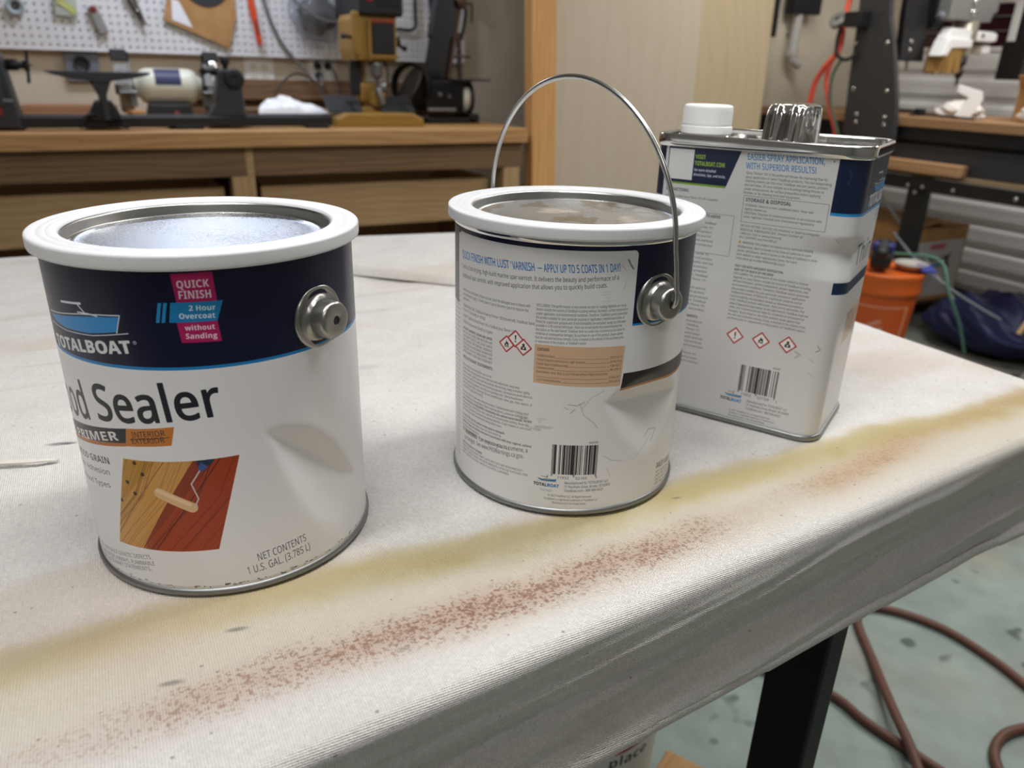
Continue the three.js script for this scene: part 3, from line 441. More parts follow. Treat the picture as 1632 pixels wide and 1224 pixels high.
function paintCan(label, pos, turn, tex, limit, earDeg, earY, bail, lidMat, bandY) {
  const t = thing('paint_can', label, 'paint can', pos, turn);
  const arc = mm(HALF) * 2 / 1000, print = phys({ map: tex, roughness: 0.36, clearcoat: 0.12, clearcoatRoughness: 0.15, specularIntensity: 0.7 });
  const body = gridGeo(360, 190, (u, v) => {
    const th = (u * 2 - 1) * Math.PI, y = mix(0.004, 0.19, v);
    const r = limit(th, y, CAN_R);
    return [r * Math.sin(th), y, r * Math.cos(th), 0.5 + (th * CAN_R) / arc, y / 0.19];
  }, true);
  part(t, 'body', body, print);
  part(t, 'bottom_rim', lathe([[0.0, 0.0035], [0.078, 0.003], [0.0795, 0.0], [0.0832, 0.0], [0.0846, 0.0009], [0.085, 0.0022], [0.0846, 0.0036], [0.0838, 0.0044], [0.0828, 0.0046]], 128), M.dullSteel);
  part(t, 'top_band', lathe([[0.0828, bandY], [0.0838, bandY + 0.0005], [0.0842, bandY + 0.002], [0.0842, 0.1905], [0.083, 0.192]], 128), M.chrome);
  part(t, 'locking_ring', lathe([[0.0835, 0.1905], [0.0866, 0.1898], [0.0876, 0.1904], [0.0879, 0.1914], [0.0879, 0.1962], [0.0877, 0.1971], [0.0871, 0.1977], [0.0862, 0.1979], [0.0836, 0.1979], [0.0832, 0.1975], [0.0818, 0.1974], [0.0814, 0.1978], [0.0788, 0.198], [0.0783, 0.1976], [0.0774, 0.1976], [0.0769, 0.1981], [0.0738, 0.1979], [0.0724, 0.1972], [0.0717, 0.1958], [0.0715, 0.192]], 160), ringMat, 'white plastic locking ring');
  const lid = part(t, 'lid', lathe([[0.0664, 0.1905], [0.065, 0.1906], [0.0635, 0.1899], [0.06, 0.1899], [0.03, 0.1897], [0, 0.1897]].reverse(), 160), lidMat, 'recessed tin lid');
  part(lid, 'lid_wall', lathe([[0.0722, 0.1962], [0.0712, 0.1958], [0.0707, 0.1945], [0.0704, 0.1905], [0.0694, 0.1893], [0.068, 0.1892], [0.0672, 0.1897], [0.0664, 0.1905]].reverse(), 160), wallTin);
  { const p = lid.geometry.attributes.position, uv = lid.geometry.attributes.uv; for (let i = 0; i < p.count; i++) uv.setXY(i, 0.5 + p.getX(i) * 6, 0.5 + p.getZ(i) * 6); }
  for (const s of [0, 1]) {
    const th = earDeg * D + s * Math.PI, rr = limit(th, earY, CAN_R) - 0.001, q = new THREE.Group();
    const place = (g) => at(at(g, 0, 0, 0, Math.PI / 2, 0, 0), 0, 0, 0, 0, th, 0).translate(rr * Math.sin(th), earY, rr * Math.cos(th));
    const ear = part(t, 'ear', place(lathe([[0.0176, -0.004], [0.0179, -0.0006], [0.0176, 0.0008], [0.0164, 0.0014], [0.0152, 0.0008], [0.0138, 0.0006], [0.0126, 0.0012], [0.0116, 0.0018], [0.0108, 0.0038]].map(([a, b]) => [a, b]), 64)), earMat, 'pressed metal bail ear');
    part(ear, 'button', place(lathe([[0.0108, 0.002], [0.0106, 0.0105], [0.0098, 0.0122], [0.0085, 0.0128], [0.0026, 0.0129], [0.0024, 0.0118]], 48)), earMat);
    part(ear, 'hole', place(lathe([[0.0, 0.0124], [0.0026, 0.01245]], 20)), M.black);
  }
  if (bail) {
    const e = V(Math.sin(earDeg * D), 0, Math.cos(earDeg * D)), up = V(-e.z * Math.sin(bail.tilt), Math.cos(bail.tilt), e.x * Math.sin(bail.tilt)), O = V(0, earY, 0), pts = [];
    const P = (a, h) => O.clone().addScaledVector(e, a).addScaledVector(up, h), W = 0.0945, leg = bail.h - W;
    pts.push(P(0.0905, 0.0), P(0.0955, -0.0005), P(0.0978, 0.004), P(0.0968, 0.016), P(0.0955, leg * 0.8));
    for (let i = 0; i <= 24; i++) { const a = (i / 24) * Math.PI; pts.push(P(W * Math.cos(a), leg + W * Math.sin(a))); }
    pts.push(P(-0.0955, leg * 0.8), P(-0.0968, 0.016), P(-0.0978, 0.004), P(-0.0955, -0.0005), P(-0.0905, 0));
    part(t, 'bail', tube(pts, 0.0017, 220, 10), M.steel, 'raised wire bail handle');
  }
  return t;
}
const earMat = std({ color: 0xa8a7a3, roughness: 0.3, metalness: 0.95 });
const smax = (a, b, k) => Math.log(Math.exp(a / k) + Math.exp(b / k)) * k, smin = (a, b, k) => -smax(-a, -b, k);
// left can: two flat facets knocked into the lower right of the wall
paintCan('dented navy and white paint can with a wood sealer label and no wire handle', [0.044, TABLE, -0.465], -5.4 * D, label1,
  (th, y, R) => {
    const e = Math.cos(th - 35 * D), yv = 0.096 - (th / D - 14) * 0.00122; if (e < 0.3) return R;
    const a = R - 0.0062 + smax((yv - y) * 0.13, (y - yv) * 0.34, 0.00025), q = smin(R, a / e, 0.0004);
    const e2 = Math.cos(th + 6 * D), b = R - 0.0014 + smax((0.07 - y) * 0.06, (y - 0.07) * 0.06, 0.004);
    return Math.min(R, mix(R, smin(q, b / Math.max(e2, 0.4), 0.0006), sstep(0.007, 0.02, y)));
  }, 40, 0.1545, null, tinLid, 0.1888);
// middle can: a sharp horizontal crease pushed into the right of the wall
paintCan('white paint can in the middle, creased, with its wire bail standing up', [0.284, TABLE, -0.446], -32.5 * D, label2,
  (th, y, R) => { const e = Math.cos(th - 44 * D); if (e < 0.3) return R; const d0 = 0.0075, w = R - d0 + smax((0.0815 - y) * 0.19, (y - 0.0815 + 0.05 * (th - 0.7) * 0.2) * 0.42, 0.0003); return smin(R, w / e, 0.0005); },
  42, 0.1495, { h: 0.13, tilt: 4 * D }, smudgeLid, 0.1862);

// ------------------------------------------------------------------ oblong thinner can at the right
{
  const W = 0.167, Dp = 0.1055, RC = 0.017, HB = 0.2345, TOT = 302, k = 2048 / TOT;
  const tex = canvasTex(2048, Math.round(240 * k), (g, w, h) => {
    g.setTransform(k, 0, 0, -k, 0, h);   // millimetres: x from the front's left edge round the right corner, y up
    const F = (s) => 167 + s;   // from the front's right edge
    const navy = '#0a1b3c';
    g.fillStyle = '#dadada'; g.fillRect(0, -5, 400, 260); g.fillStyle = navy; g.fillRect(0, 188.6, 400, 60); g.fillStyle = '#2a8fd0'; g.fillRect(F(-22), 187.2, 400, 2.2);
    g.fillStyle = '#d8d8d8'; g.beginPath(); g.roundRect(F(-158.5), -20, 137.6, 252.8, 5); g.fill(); g.fillRect(0, -5, F(-20.5), 191); g.fillStyle = '#dadada'; g.fillRect(F(-30), -5, 200, 190);
    // navy panel with a blank white plate
    poly(g, [[F(-155), 228.3], [F(-94), 228.3], [F(-103), 200.4], [F(-155), 200.4]], navy); poly(g, [[F(-155), 200.4], [F(-103), 200.4], [F(-103.6), 198.8], [F(-155), 198.8]], '#7aa52f');
    g.fillStyle = '#dfe0e0'; g.fillRect(F(-154), 202.6, 22, 24);
    const L = { color: '#34363c' };
    put(g, 'VISIT', F(-130.6), 219.8, F(-122), 219.8, 3.2, { color: '#a5c93a', skew: -0.15, bold: true }); put(g, 'TOTALBOAT.COM', F(-130.6), 214.6, F(-105.6), 214.8, 3.4, { color: '#a5c93a', skew: -0.15, bold: true });
    put(g, 'for more detailed', F(-130.8), 210.2, F(-112.6), 210.2, 2.1, { color: '#d5dae4', bold: true }); put(g, 'directions, tips, and tricks.', F(-131), 206.4, F(-104), 206.4, 2.1, { color: '#d5dae4', bold: true });
    put(g, 'EASIER SPRAY APPLICATION,', F(-88.8), 222.3, F(-30.6), 223.3, 4.6, { color: '#2f80bf', skew: -0.15, fat: 0.025 }); put(g, 'WITH SUPERIOR RESULTS!', F(-88.8), 215.6, F(-35.6), 216.4, 4.6, { color: '#2f80bf', skew: -0.15, fat: 0.025 });
    lines(g, ['Spray Thinner 101 is the preferred thinner for improving flow for', 'spray application of select TotalBoat products. This fast-evaporating', 'reducing solvent can thin most TotalBoat one-part paints, primers,', 'and varnishes. It\u2019s also suitable as a brushing/rolling thinner in', 'cooler temperatures, for surface preparation before applying', 'finishes, or for cleaning tools and equipment.'], F(-88.4), 211.6, 65, 3.05, 1.9, { ...L, full: [0.95, 1, 0.97, 0.93, 0.9, 0.68] });
    poly(g, [[F(-87.4), 195], [F(-22.6), 195], [F(-22.2), 174.4], [F(-87.2), 174.4], [F(-87.4), 195]], null, '#6a6c70', 0.35);
    put(g, 'STORAGE & DISPOSAL', F(-85.8), 190.6, F(-50.2), 190.8, 2.9, { bold: true, color: '#2c2e34' });
    lines(g, ['STORAGE: Store in a cool, ventilated place. Keep well', 'tightly sealed up.', 'DISPOSAL: Dispose of contents/container in accordance with', 'local, regional, national, and international regulations.'], F(-85.6), 187, 60, 3, 1.7, { ...L, full: [0.88, 0.3, 1, 0.92] });
    lines(g, ['IN CASE OF FIRE: Use CO2, dry chemical, or foam to extinguish.', 'MEDICAL EMERGENCIES: Poison Center at', '1-800-222-1222 or www.poison.org', 'VOC CONTENT: Less than 800 g/L'], F(-87), 170.6, 62, 3.1, 1.8, { ...L, full: [1, 0.8, 0.54, 0.5], boldRows: [] });
    poly(g, [[F(-87), 157.2], [F(-84.4), 157.2], [F(-85.7), 160]], '#c9a83a'); put(g, 'WARNING: This product can expose you to chemicals including', F(-83.4), 157.2, F(-27), 157.2, 1.9, L);
    lines(g, ['ethylbenzene, which is known to the State of California to cause', 'cancer, and toluene, which is known to the State of California to cause', 'birth defects or other reproductive harm. For more', 'information go to www.P65Warnings.ca.gov', '', 'ONLY USE WITH ADEQUATE VENTILATION.', 'KEEP OUT OF REACH OF CHILDREN', 'DISCLAIMER: The performance of any marine solvent or thinner', 'depends on many factors outside the control of TotalBoat including,', 'without limitation, surface preparation, proper application, and', 'environmental conditions. Therefore, TotalBoat cannot guarantee', 'this product suitable for your particular purpose or application.', 'Implied warranties of fitness for a particular purpose and of', 'merchantability are excluded, except as otherwise provided or', 'if the TotalBoat contract with buyer, there are no warranties that', 'extend beyond the description on the label hereof. TotalBoat shall not', 'under any circumstances be liable for incidental or consequential', 'damages. By purchase or use of this product, buyer agrees that', 'the sole and exclusive remedy, if any, is limited to the refund of the', 'purchase price or replacement of the product, at TotalBoat\u2019s option.'], F(-87), 153.6, 64, 3.18, 1.85, { ...L, full: [0.92, 1, 0.76, 0.62, 0, 0.62, 0.5, 0.94, 0.98, 0.95, 0.97, 0.94, 0.9, 0.93, 0.95, 1, 0.96, 0.92, 0.99, 1], boldRows: [5, 6] });
    // left column
    put(g, 'INSTRUCTIONS:', F(-154), 193, F(-133), 193, 2.4, { bold: true, color: '#2c2e34' });
    lines(g, ['Thin using TotalBoat Spray Thinner 101 with compatible', 'products only.'], F(-154), 188, 46, 3, 1.8, { ...L, full: [1, 0.3] });
    poly(g, [[F(-154), 178], [F(-93), 178], [F(-93), 145], [F(-154), 145], [F(-154), 178]], null, '#6a6c70', 0.3); put(g, 'SAFETY & HANDLING: PRODUCTS ADDED', F(-152), 174.6, F(-104), 174.6, 2.2, { bold: true, color: '#2c2e34' });
    for (let i = 0; i < 34; i++) { const y = 169 - i * 3.7; if ([6, 14, 21, 22, 30].includes(i)) continue; put(g, ['Varnishes, paints, primers, TotalBoat', 'thinned 10% by volume with Thinner 101', 'apply using Spray Thinner and product', 'keep away from heat, sparks and hot', 'surfaces. No smoking. Ground and bond', 'wear protective gloves, eye protection'][i % 6], F(-152), y, F(-104 - 7 * hash(i, 1, 2)), y, 1.9, L); }
    put(g, 'PRECAUTIONARY STATEMENTS:', F(-154), 88, F(-112), 88, 2.2, { bold: true, color: '#2c2e34' });
    hazard(g, F(-78.2), 79.6, 6.8, 0); hazard(g, F(-56.4), 79.7, 6.8, 1); hazard(g, F(-34.8), 80.3, 6.8, 2);
    barcode(g, F(-69), 32, F(-37.4), 55.6, 911); put(g, '8', F(-72.6), 28.6, F(-71.4), 28.6, 2); put(g, '11932', F(-66), 28.2, F(-57), 28.2, 2.2); put(g, '02159', F(-52), 28.2, F(-42), 28.2, 2.2); put(g, '3', F(-36.4), 28.2, F(-35.2), 28.2, 2); put(g, '480435', F(-43), 57, F(-37), 57, 1.7, L);
    boat(g, F(-81), 25.2, 17, { hull: '#2a80c0', line: '#3b3d44' }); put(g, 'TOTAL', F(-83), 20.6, F(-73.5), 20.6, 2.8, { bold: true, color: '#202228', fat: 0.04 }); put(g, 'BOAT', F(-73.5), 20.6, F(-64.4), 20.6, 2.8, { bold: true, color: '#2a80c0', fat: 0.04 });
    put(g, 'Manufactured for TOTALBOAT LLC', F(-60), 23, F(-26), 23, 2, L); put(g, '77 Peckham Drive, Bristol, RI 02809', F(-60), 19.6, F(-24), 19.6, 2, L); put(g, 'TotalBoat.com - 888-986-6623', F(-60), 16.2, F(-30), 16.2, 2, L);
    lines(g, ['\u00a9 2025 TotalBoat LLC. All Rights Reserved.', 'TotalBoat is a registered trademark of TotalBoat LLC', 'Manufactured in the United States'], F(-74), 11.8, 40, 2.5, 1.5, { ...L, full: [0.9, 1, 0.8] });
    // side panel
    boat(g, 167 + 36, 201, 66, { hull: '#2f86c6', line: '#cfd8e2' }); put(g, 'TOTALBOAT', 167 + 30, 191.4, 167 + 112, 191.4, 9.5, { bold: true, color: '#d4d7dc', fat: 0.03 });
    put(g, 'SPRAY', 167 + 74, 176, 167 + 100, 176, 9, { color: '#1c6fae', nat: true }); put(g, 'Thinner', 167 + 26, 146, 167 + 132, 146, 17, { color: '#1b1d26', fat: 0.01 });
    g.fillStyle = '#0f2b4c'; g.fillRect(F(-7), 127, 300, 9.4); g.fillStyle = '#dbc8b4'; g.fillRect(167 + 34, 78, 58, 29);
    lines(g, ['DANGER!', 'FLAMMABLE LIQUID AND VAPOR', 'MAY BE FATAL IF SWALLOWED', 'CAUSES SKIN IRRITATION', 'CAUSES EYE IRRITATION', 'MAY CAUSE DROWSINESS', 'KEEP LOCKED UP'], 167 + 37, 102, 50, 3.8, 2.4, { color: '#4b4038', full: [0.5, 1, 0.94, 0.8, 0.78, 0.8, 0.5], boldRows: [0] });
    // scuffs
    const sc = (pts, a, w, c = '#5c5c5c') => { g.globalAlpha = a * 0.55; poly(g, pts.map(([s, y]) => [F(s), y]), null, c, w); g.globalAlpha = 1; };
    sc([[-10, 84], [-7, 81], [-11, 79]], 0.8, 0.9, '#3a3a3c'); sc([[-28, 76], [-24, 74], [-27, 71]], 0.4, 1.6); sc([[-16, 72], [-11, 70]], 0.3, 1); sc([[-15, 60], [-9, 58]], 0.25, 1.2); sc([[-12, 170], [-8, 167]], 0.4, 1.2, '#8a8a88');
    sc([[-12, 222], [-9, 216], [-11, 211]], 0.6, 0.5, '#8fa0b8'); sc([[-14, 214], [-8, 209]], 0.3, 0.5, '#8fa0b8'); sc([[-136, 231], [-122, 230.4]], 0.5, 0.5);
    g.fillStyle = '#2c2c2e'; g.beginPath(); g.arc(F(-24.6), 226, 0.5, 0, 7); g.fill();
  });
  const center = [0.4934, TABLE, -0.4756], t = thing('thinner_can', 'tall oblong white and navy metal can with a white screw cap and strap handle', 'solvent can', center, Math.atan2(-0.873, 0.488));
  // perimeter of the body: front left corner -> front -> right corner -> side -> back ...
  const outline = (o = 0, rc = RC) => {   // [x, z, mm along the label]
    const a = W / 2 + o, b = Dp / 2 + o, r = rc + o, P = [];
    const L = (x0, z0, x1, z1, s0, s1, n) => { for (let i = 1; i < n; i++) { const q = i / n; P.push([mix(x0, x1, q), mix(z0, z1, q), mix(s0, s1, q)]); } };
    const corner = (cx, cz, from, s0) => { for (let i = 0; i <= 10; i++) { const q = from + (i / 10) * (Math.PI / 2); P.push([cx + r * Math.cos(q), cz - r * Math.sin(q), s0 + (i / 10) * 2 * rc * 1000]); } };
    const w = W * 1000, d = Dp * 1000, c = rc * 1000;
    corner(-a + r, b - r, -Math.PI, -c); L(-a + r, b, a - r, b, c, w - c, 60);
    corner(a - r, b - r, -Math.PI / 2, w - c); L(a, b - r, a, -b + r, w + c, w + d - c, 30);
    corner(a - r, -b + r, 0, w + d - c); L(a - r, -b, -a + r, -b, w + d + c, 2 * w + d - c, 40);
    corner(-a + r, -b + r, Math.PI / 2, 2 * w + d - c); L(-a, -b + r, -a, b - r, 2 * w + d + c, 2 * w + 2 * d - c, 20); P.push([P[0][0], P[0][1], 2 * w + 2 * d - c]);
    return P;
  };
  const O = outline(0), n = O.length - 1;
  const dent = (x, y, z) => {   // a crease knocked into the front right corner, and soft oil-canning of the front
    const dc = Math.hypot(x - W / 2, z - Dp / 2), k = Math.exp(-Math.pow(dc / 0.03, 2)), u = (y - 0.1575) / 0.016, v = Math.max(0, 1 - Math.abs(u) * (u < 0 ? 0.8 : 1.15));
    const soft = Math.exp(-(Math.pow((x + 0.0) / 0.06, 2) + Math.pow((y - 0.15) / 0.09, 2)));
    return [-0.0045 * k * v * 0.75, -0.006 * k * v - (z > 0 ? 0.0012 * soft + 0.0018 * Math.exp(-(Math.pow((x - 0.056) / 0.022, 2) + Math.pow((y - 0.06) / 0.045, 2))) : 0)];
  };
  const body = gridGeo(n, 140, (u, v) => { const p = O[Math.round(u * n)], y = mix(0.003, HB - 0.003, v), d = dent(p[0], y, p[1]); return [p[0] + d[0], y, p[1] + d[1], p[2] / TOT, y / 0.24]; }, true);
  part(t, 'body', body, phys({ map: tex, roughness: 0.36, clearcoat: 0.2, clearcoatRoughness: 0.2, bumpMap: grey(256, 256, (u, v) => fbm(u * 5, v * 5, 5, 5, 431, 4)), bumpScale: 0.0012 }));
  const rimSweep = (sec) => { const S = sec.map(([o]) => outline(o)); return gridGeo(n, sec.length - 1, (u, v) => { const j = Math.round(v * (sec.length - 1)), p = S[j][Math.round(u * n)]; return [p[0], sec[j][1], p[1]]; }, true); };
  part(t, 'top_rim', rimSweep([[0.0002, HB - 0.0065], [0.0016, HB - 0.0055], [0.0022, HB - 0.003], [0.0022, HB + 0.002], [0.0016, HB + 0.0032], [0.0006, HB + 0.0036], [-0.0006, HB + 0.003], [-0.001, HB + 0.0015], [-0.0012, HB - 0.004]]), M.chrome);
  part(t, 'bottom_rim', rimSweep([[-0.001, 0.0002], [0.0014, 0.0], [0.002, 0.0012], [0.002, 0.0036], [0.0014, 0.0046], [0.0002, 0.005]]), M.dullSteel);
  const topO = outline(-0.001).slice(0, -1).map((p) => [p[0], -p[1]]);
  part(t, 'top_panel', at(extr(topO, 0.002, 0), 0, HB - 0.006, 0, -Math.PI / 2), M.chrome);
  // raised spout base and screw cap at the left end
  const cx = -0.0605, cz = -0.002;
  part(t, 'spout', lathe([[0.0235, -0.0045], [0.0232, -0.001], [0.0195, 0.0012], [0.0192, 0.003]], 48).translate(cx, HB, cz), M.chrome);
  const teeth = []; for (let i = 0; i < 60; i++) { const a = (i / 60) * 2 * Math.PI; teeth.push(new THREE.BoxGeometry(0.0011, 0.0115, 0.0008).applyMatrix4(new THREE.Matrix4().makeRotationY(-a + Math.PI / 2)).translate(cx + 0.0205 * Math.cos(a), HB + 0.0152, cz + 0.0205 * Math.sin(a))); }
  part(t, 'cap', merge([lathe([[0.0, 0.0004], [0.0214, 0.0004], [0.0217, 0.0012], [0.0217, 0.0058], [0.0212, 0.0066], [0.0206, 0.0068], [0.0205, 0.0205], [0.0203, 0.0222], [0.0192, 0.0233], [0.0172, 0.0236], [0.0165, 0.0232], [0.0, 0.0231]], 64).translate(cx, HB + 0.0012, cz), ...teeth]), M.whitePlastic, 'white plastic screw cap');
  // pressed strap handle running front to back, with two ribs in its front leg
  const hw = 0.0135, hx = 0.0138, path = [];   // path in (z, y)
  const pz = [[0.043, -0.006], [0.0428, 0.0], [0.041, 0.008], [0.038, 0.019], [0.0365, 0.0232], [0.034, 0.0262], [0.03, 0.0282], [0.022, 0.0292], [0.004, 0.0292], [-0.016, 0.0288], [-0.0225, 0.0272], [-0.0262, 0.0242], [-0.028, 0.02], [-0.0292, 0.008], [-0.03, -0.006]];
  const cv = new THREE.CatmullRomCurve3(pz.map(([z, y]) => V(0, y, z)), false, 'centripetal'), NS = 90, NWD = 36;
  const cs = Array.from({ length: NS + 1 }, (_, i) => { const q = cv.getPoint(i / NS), d = cv.getTangent(i / NS); return [q, V(0, d.z, -d.y).multiplyScalar(-1)]; });
  const strapShell = (off) => gridGeo(NS, NWD, (u, v) => {
    const i = Math.round(u * NS), [q, nn] = cs[i], x = (v * 2 - 1), rib = Math.exp(-Math.pow((Math.abs(x) - 0.42) / 0.17, 2)), on = sstep(0.06, 0.12, u) * sstep(0.46, 0.36, u) + sstep(0.68, 0.74, u) * sstep(0.95, 0.88, u), fl = sstep(0.8, 1, Math.abs(x));
    const h = 0.0024 * rib * Math.min(on, 1) - 0.0016 * fl + off;
    return [hx + x * hw, HB + q.y + nn.y * h, q.z + nn.z * h];
  });
  part(t, 'handle', merge([strapShell(0), strapShell(-0.0006), tube(cs.filter((_, i) => i % 3 === 0).map(([q, nn]) => V(hx - hw, HB + q.y - nn.y * 0.0018, q.z - nn.z * 0.0018)), 0.0006, 90, 6), tube(cs.filter((_, i) => i % 3 === 0).map(([q, nn]) => V(hx + hw, HB + q.y - nn.y * 0.0018, q.z - nn.z * 0.0018)), 0.0006, 90, 6)]), M.chrome, 'shiny ribbed strap handle');
}

// ------------------------------------------------------------------ workbench along the back wall
{
  const t = thing('workbench', 'long wooden workbench with a thick plank top and open shelf below', 'workbench');
  part(t, 'benchtop', span(-2.3, 1.43, 0.83, 0.88, -3.345, -2.605, 0.004), M.pine, 'thick pale plank benchtop');
  part(t, 'apron', span(-2.3, 0.405, 0.738, 0.83, -2.668, -2.63), M.dim); part(t, 'apron', span(0.432, 1.42, 0.738, 0.83, -2.668, -2.63), M.dim);
  part(t, 'apron_block', span(0.405, 0.432, 0.738, 0.83, -2.67, -2.632), M.bin);
  for (const x of [-2.2, -0.7, 0.395, 1.378]) { part(t, 'leg', span(x - 0.038, x + 0.034, 0, 0.738, -2.7, -2.63, 0.003, 'y'), M.bin); part(t, 'leg', span(x - 0.038, x + 0.034, 0, 0.83, -3.3, -3.22, 0.003, 'y'), M.dim); }
  part(t, 'shelf', span(-2.25, 1.42, 0.3, 0.325, -3.3, -2.69), M.dim);
  part(t, 'backsplash', span(0.32, 1.43, 0.88, 1.02, -3.357, -3.335), M.brown); part(t, 'ledge', span(0.3, 1.43, 0.945, 0.965, -3.335, -3.29), M.brown); part(t, 'ledge', span(0.3, 1.43, 0.88, 0.915, -3.335, -3.25), M.dim);
}
// plywood bins standing on the shelf
for (const [x0, x1, y1, label] of [[-0.62, 0.337, 0.7, 'plywood bin on the bench shelf, left of the middle leg'], [0.455, 1.305, 0.697, 'plywood bin on the bench shelf, right of the middle leg']]) {
  const t = thing('plywood_bin', label, 'bin', [(x0 + x1) / 2, 0.325, -2.69], 0, undefined), w = (x1 - x0) / 2, h = y1 - 0.325, b = 0.215;
  part(t, 'front_panel', span(-w, w, b, h, -0.012, 0.0), M.bin); part(t, 'back_panel', span(-w, w, 0, h, -0.5, -0.488), M.bin); part(t, 'side_panel', span(-w, -w + 0.012, 0, h, -0.488, -0.012, 0.002, 'z'), M.bin); part(t, 'side_panel', span(w - 0.012, w, 0, h, -0.488, -0.012, 0.002, 'z'), M.bin); part(t, 'bottom_panel', span(-w + 0.012, w - 0.012, 0, 0.012, -0.488, -0.012), M.bin);
  part(t, 'lower_rail', span(-w, w, 0.0, 0.03, -0.03, -0.012), M.dim);
}
// ------------------------------------------------------------------ pegboard: every hole is cut through the sheet
{
  const x0 = -0.88, nx = 93, y0 = 1.108, ny = 30, S = 0.0254, r = 0.0042, th = 0.006, pos = [], idx = [];
  const seg = 8, cs = Array.from({ length: seg }, (_, i) => [Math.cos((i + 0.5) / seg * 2 * Math.PI), Math.sin((i + 0.5) / seg * 2 * Math.PI)]);
  const sq = cs.map(([c, s]) => { const m = Math.max(Math.abs(c), Math.abs(s)); return [c / m * S / 2, s / m * S / 2]; });
  const quad = (a, b, c, d) => { const k = pos.length / 3; pos.push(...a, ...b, ...c, ...d); idx.push(k, k + 1, k + 2, k, k + 2, k + 3); };
  for (let j = 0; j < ny; j++) for (let i = 0; i < nx; i++) { const cx = x0 + (i + 0.5) * S, cy = y0 + (j + 0.5) * S;
    for (let k = 0; k < seg; k++) { const m = (k + 1) % seg, A = [cx + sq[k][0], cy + sq[k][1], 0], B = [cx + sq[m][0], cy + sq[m][1], 0], C = [cx + r * cs[m][0], cy + r * cs[m][1], 0], E = [cx + r * cs[k][0], cy + r * cs[k][1], 0]; quad(A, B, C, E); if (Math.abs(A[0] - B[0]) > 1e-6 && Math.abs(A[1] - B[1]) > 1e-6) { const k0 = pos.length / 3; const sx = Math.sign(sq[k][0] + sq[m][0]), sy = Math.sign(sq[k][1] + sq[m][1]); pos.push(...A, cx + sx * S / 2, cy + sy * S / 2, 0, ...B); idx.push(k0, k0 + 1, k0 + 2); } quad(E, C, [C[0], C[1], -th], [E[0], E[1], -th]); } }
  const g = new THREE.BufferGeometry(); g.setAttribute('position', new THREE.Float32BufferAttribute(pos, 3)); g.setIndex(idx); g.computeVertexNormals();
  const t = thing('pegboard', 'white pegboard full of round holes on the wall over the workbench', 'pegboard', [0, 0, -3.318]);
  const peg = std({ color: 0xdcdad8, roughness: 0.5 });
  part(t, 'perforated_sheet', g, peg);
  part(t, 'edge_frame', merge([span(x0, x0 + nx * S, y0 - 0.006, y0, -0.01, 0.002, 0.001), span(x0 + nx * S, x0 + nx * S + 0.004, y0, y0 + ny * S, -0.01, 0.001, 0.001)]), peg);
  part(t, 'batten', merge([span(x0, x0 + nx * S, y0 + 0.3, y0 + 0.325, -0.04, -0.007), span(x0, x0 + nx * S, y0 + 0.7, y0 + 0.725, -0.04, -0.007)]), M.dim);
}
const PEG = -3.316;
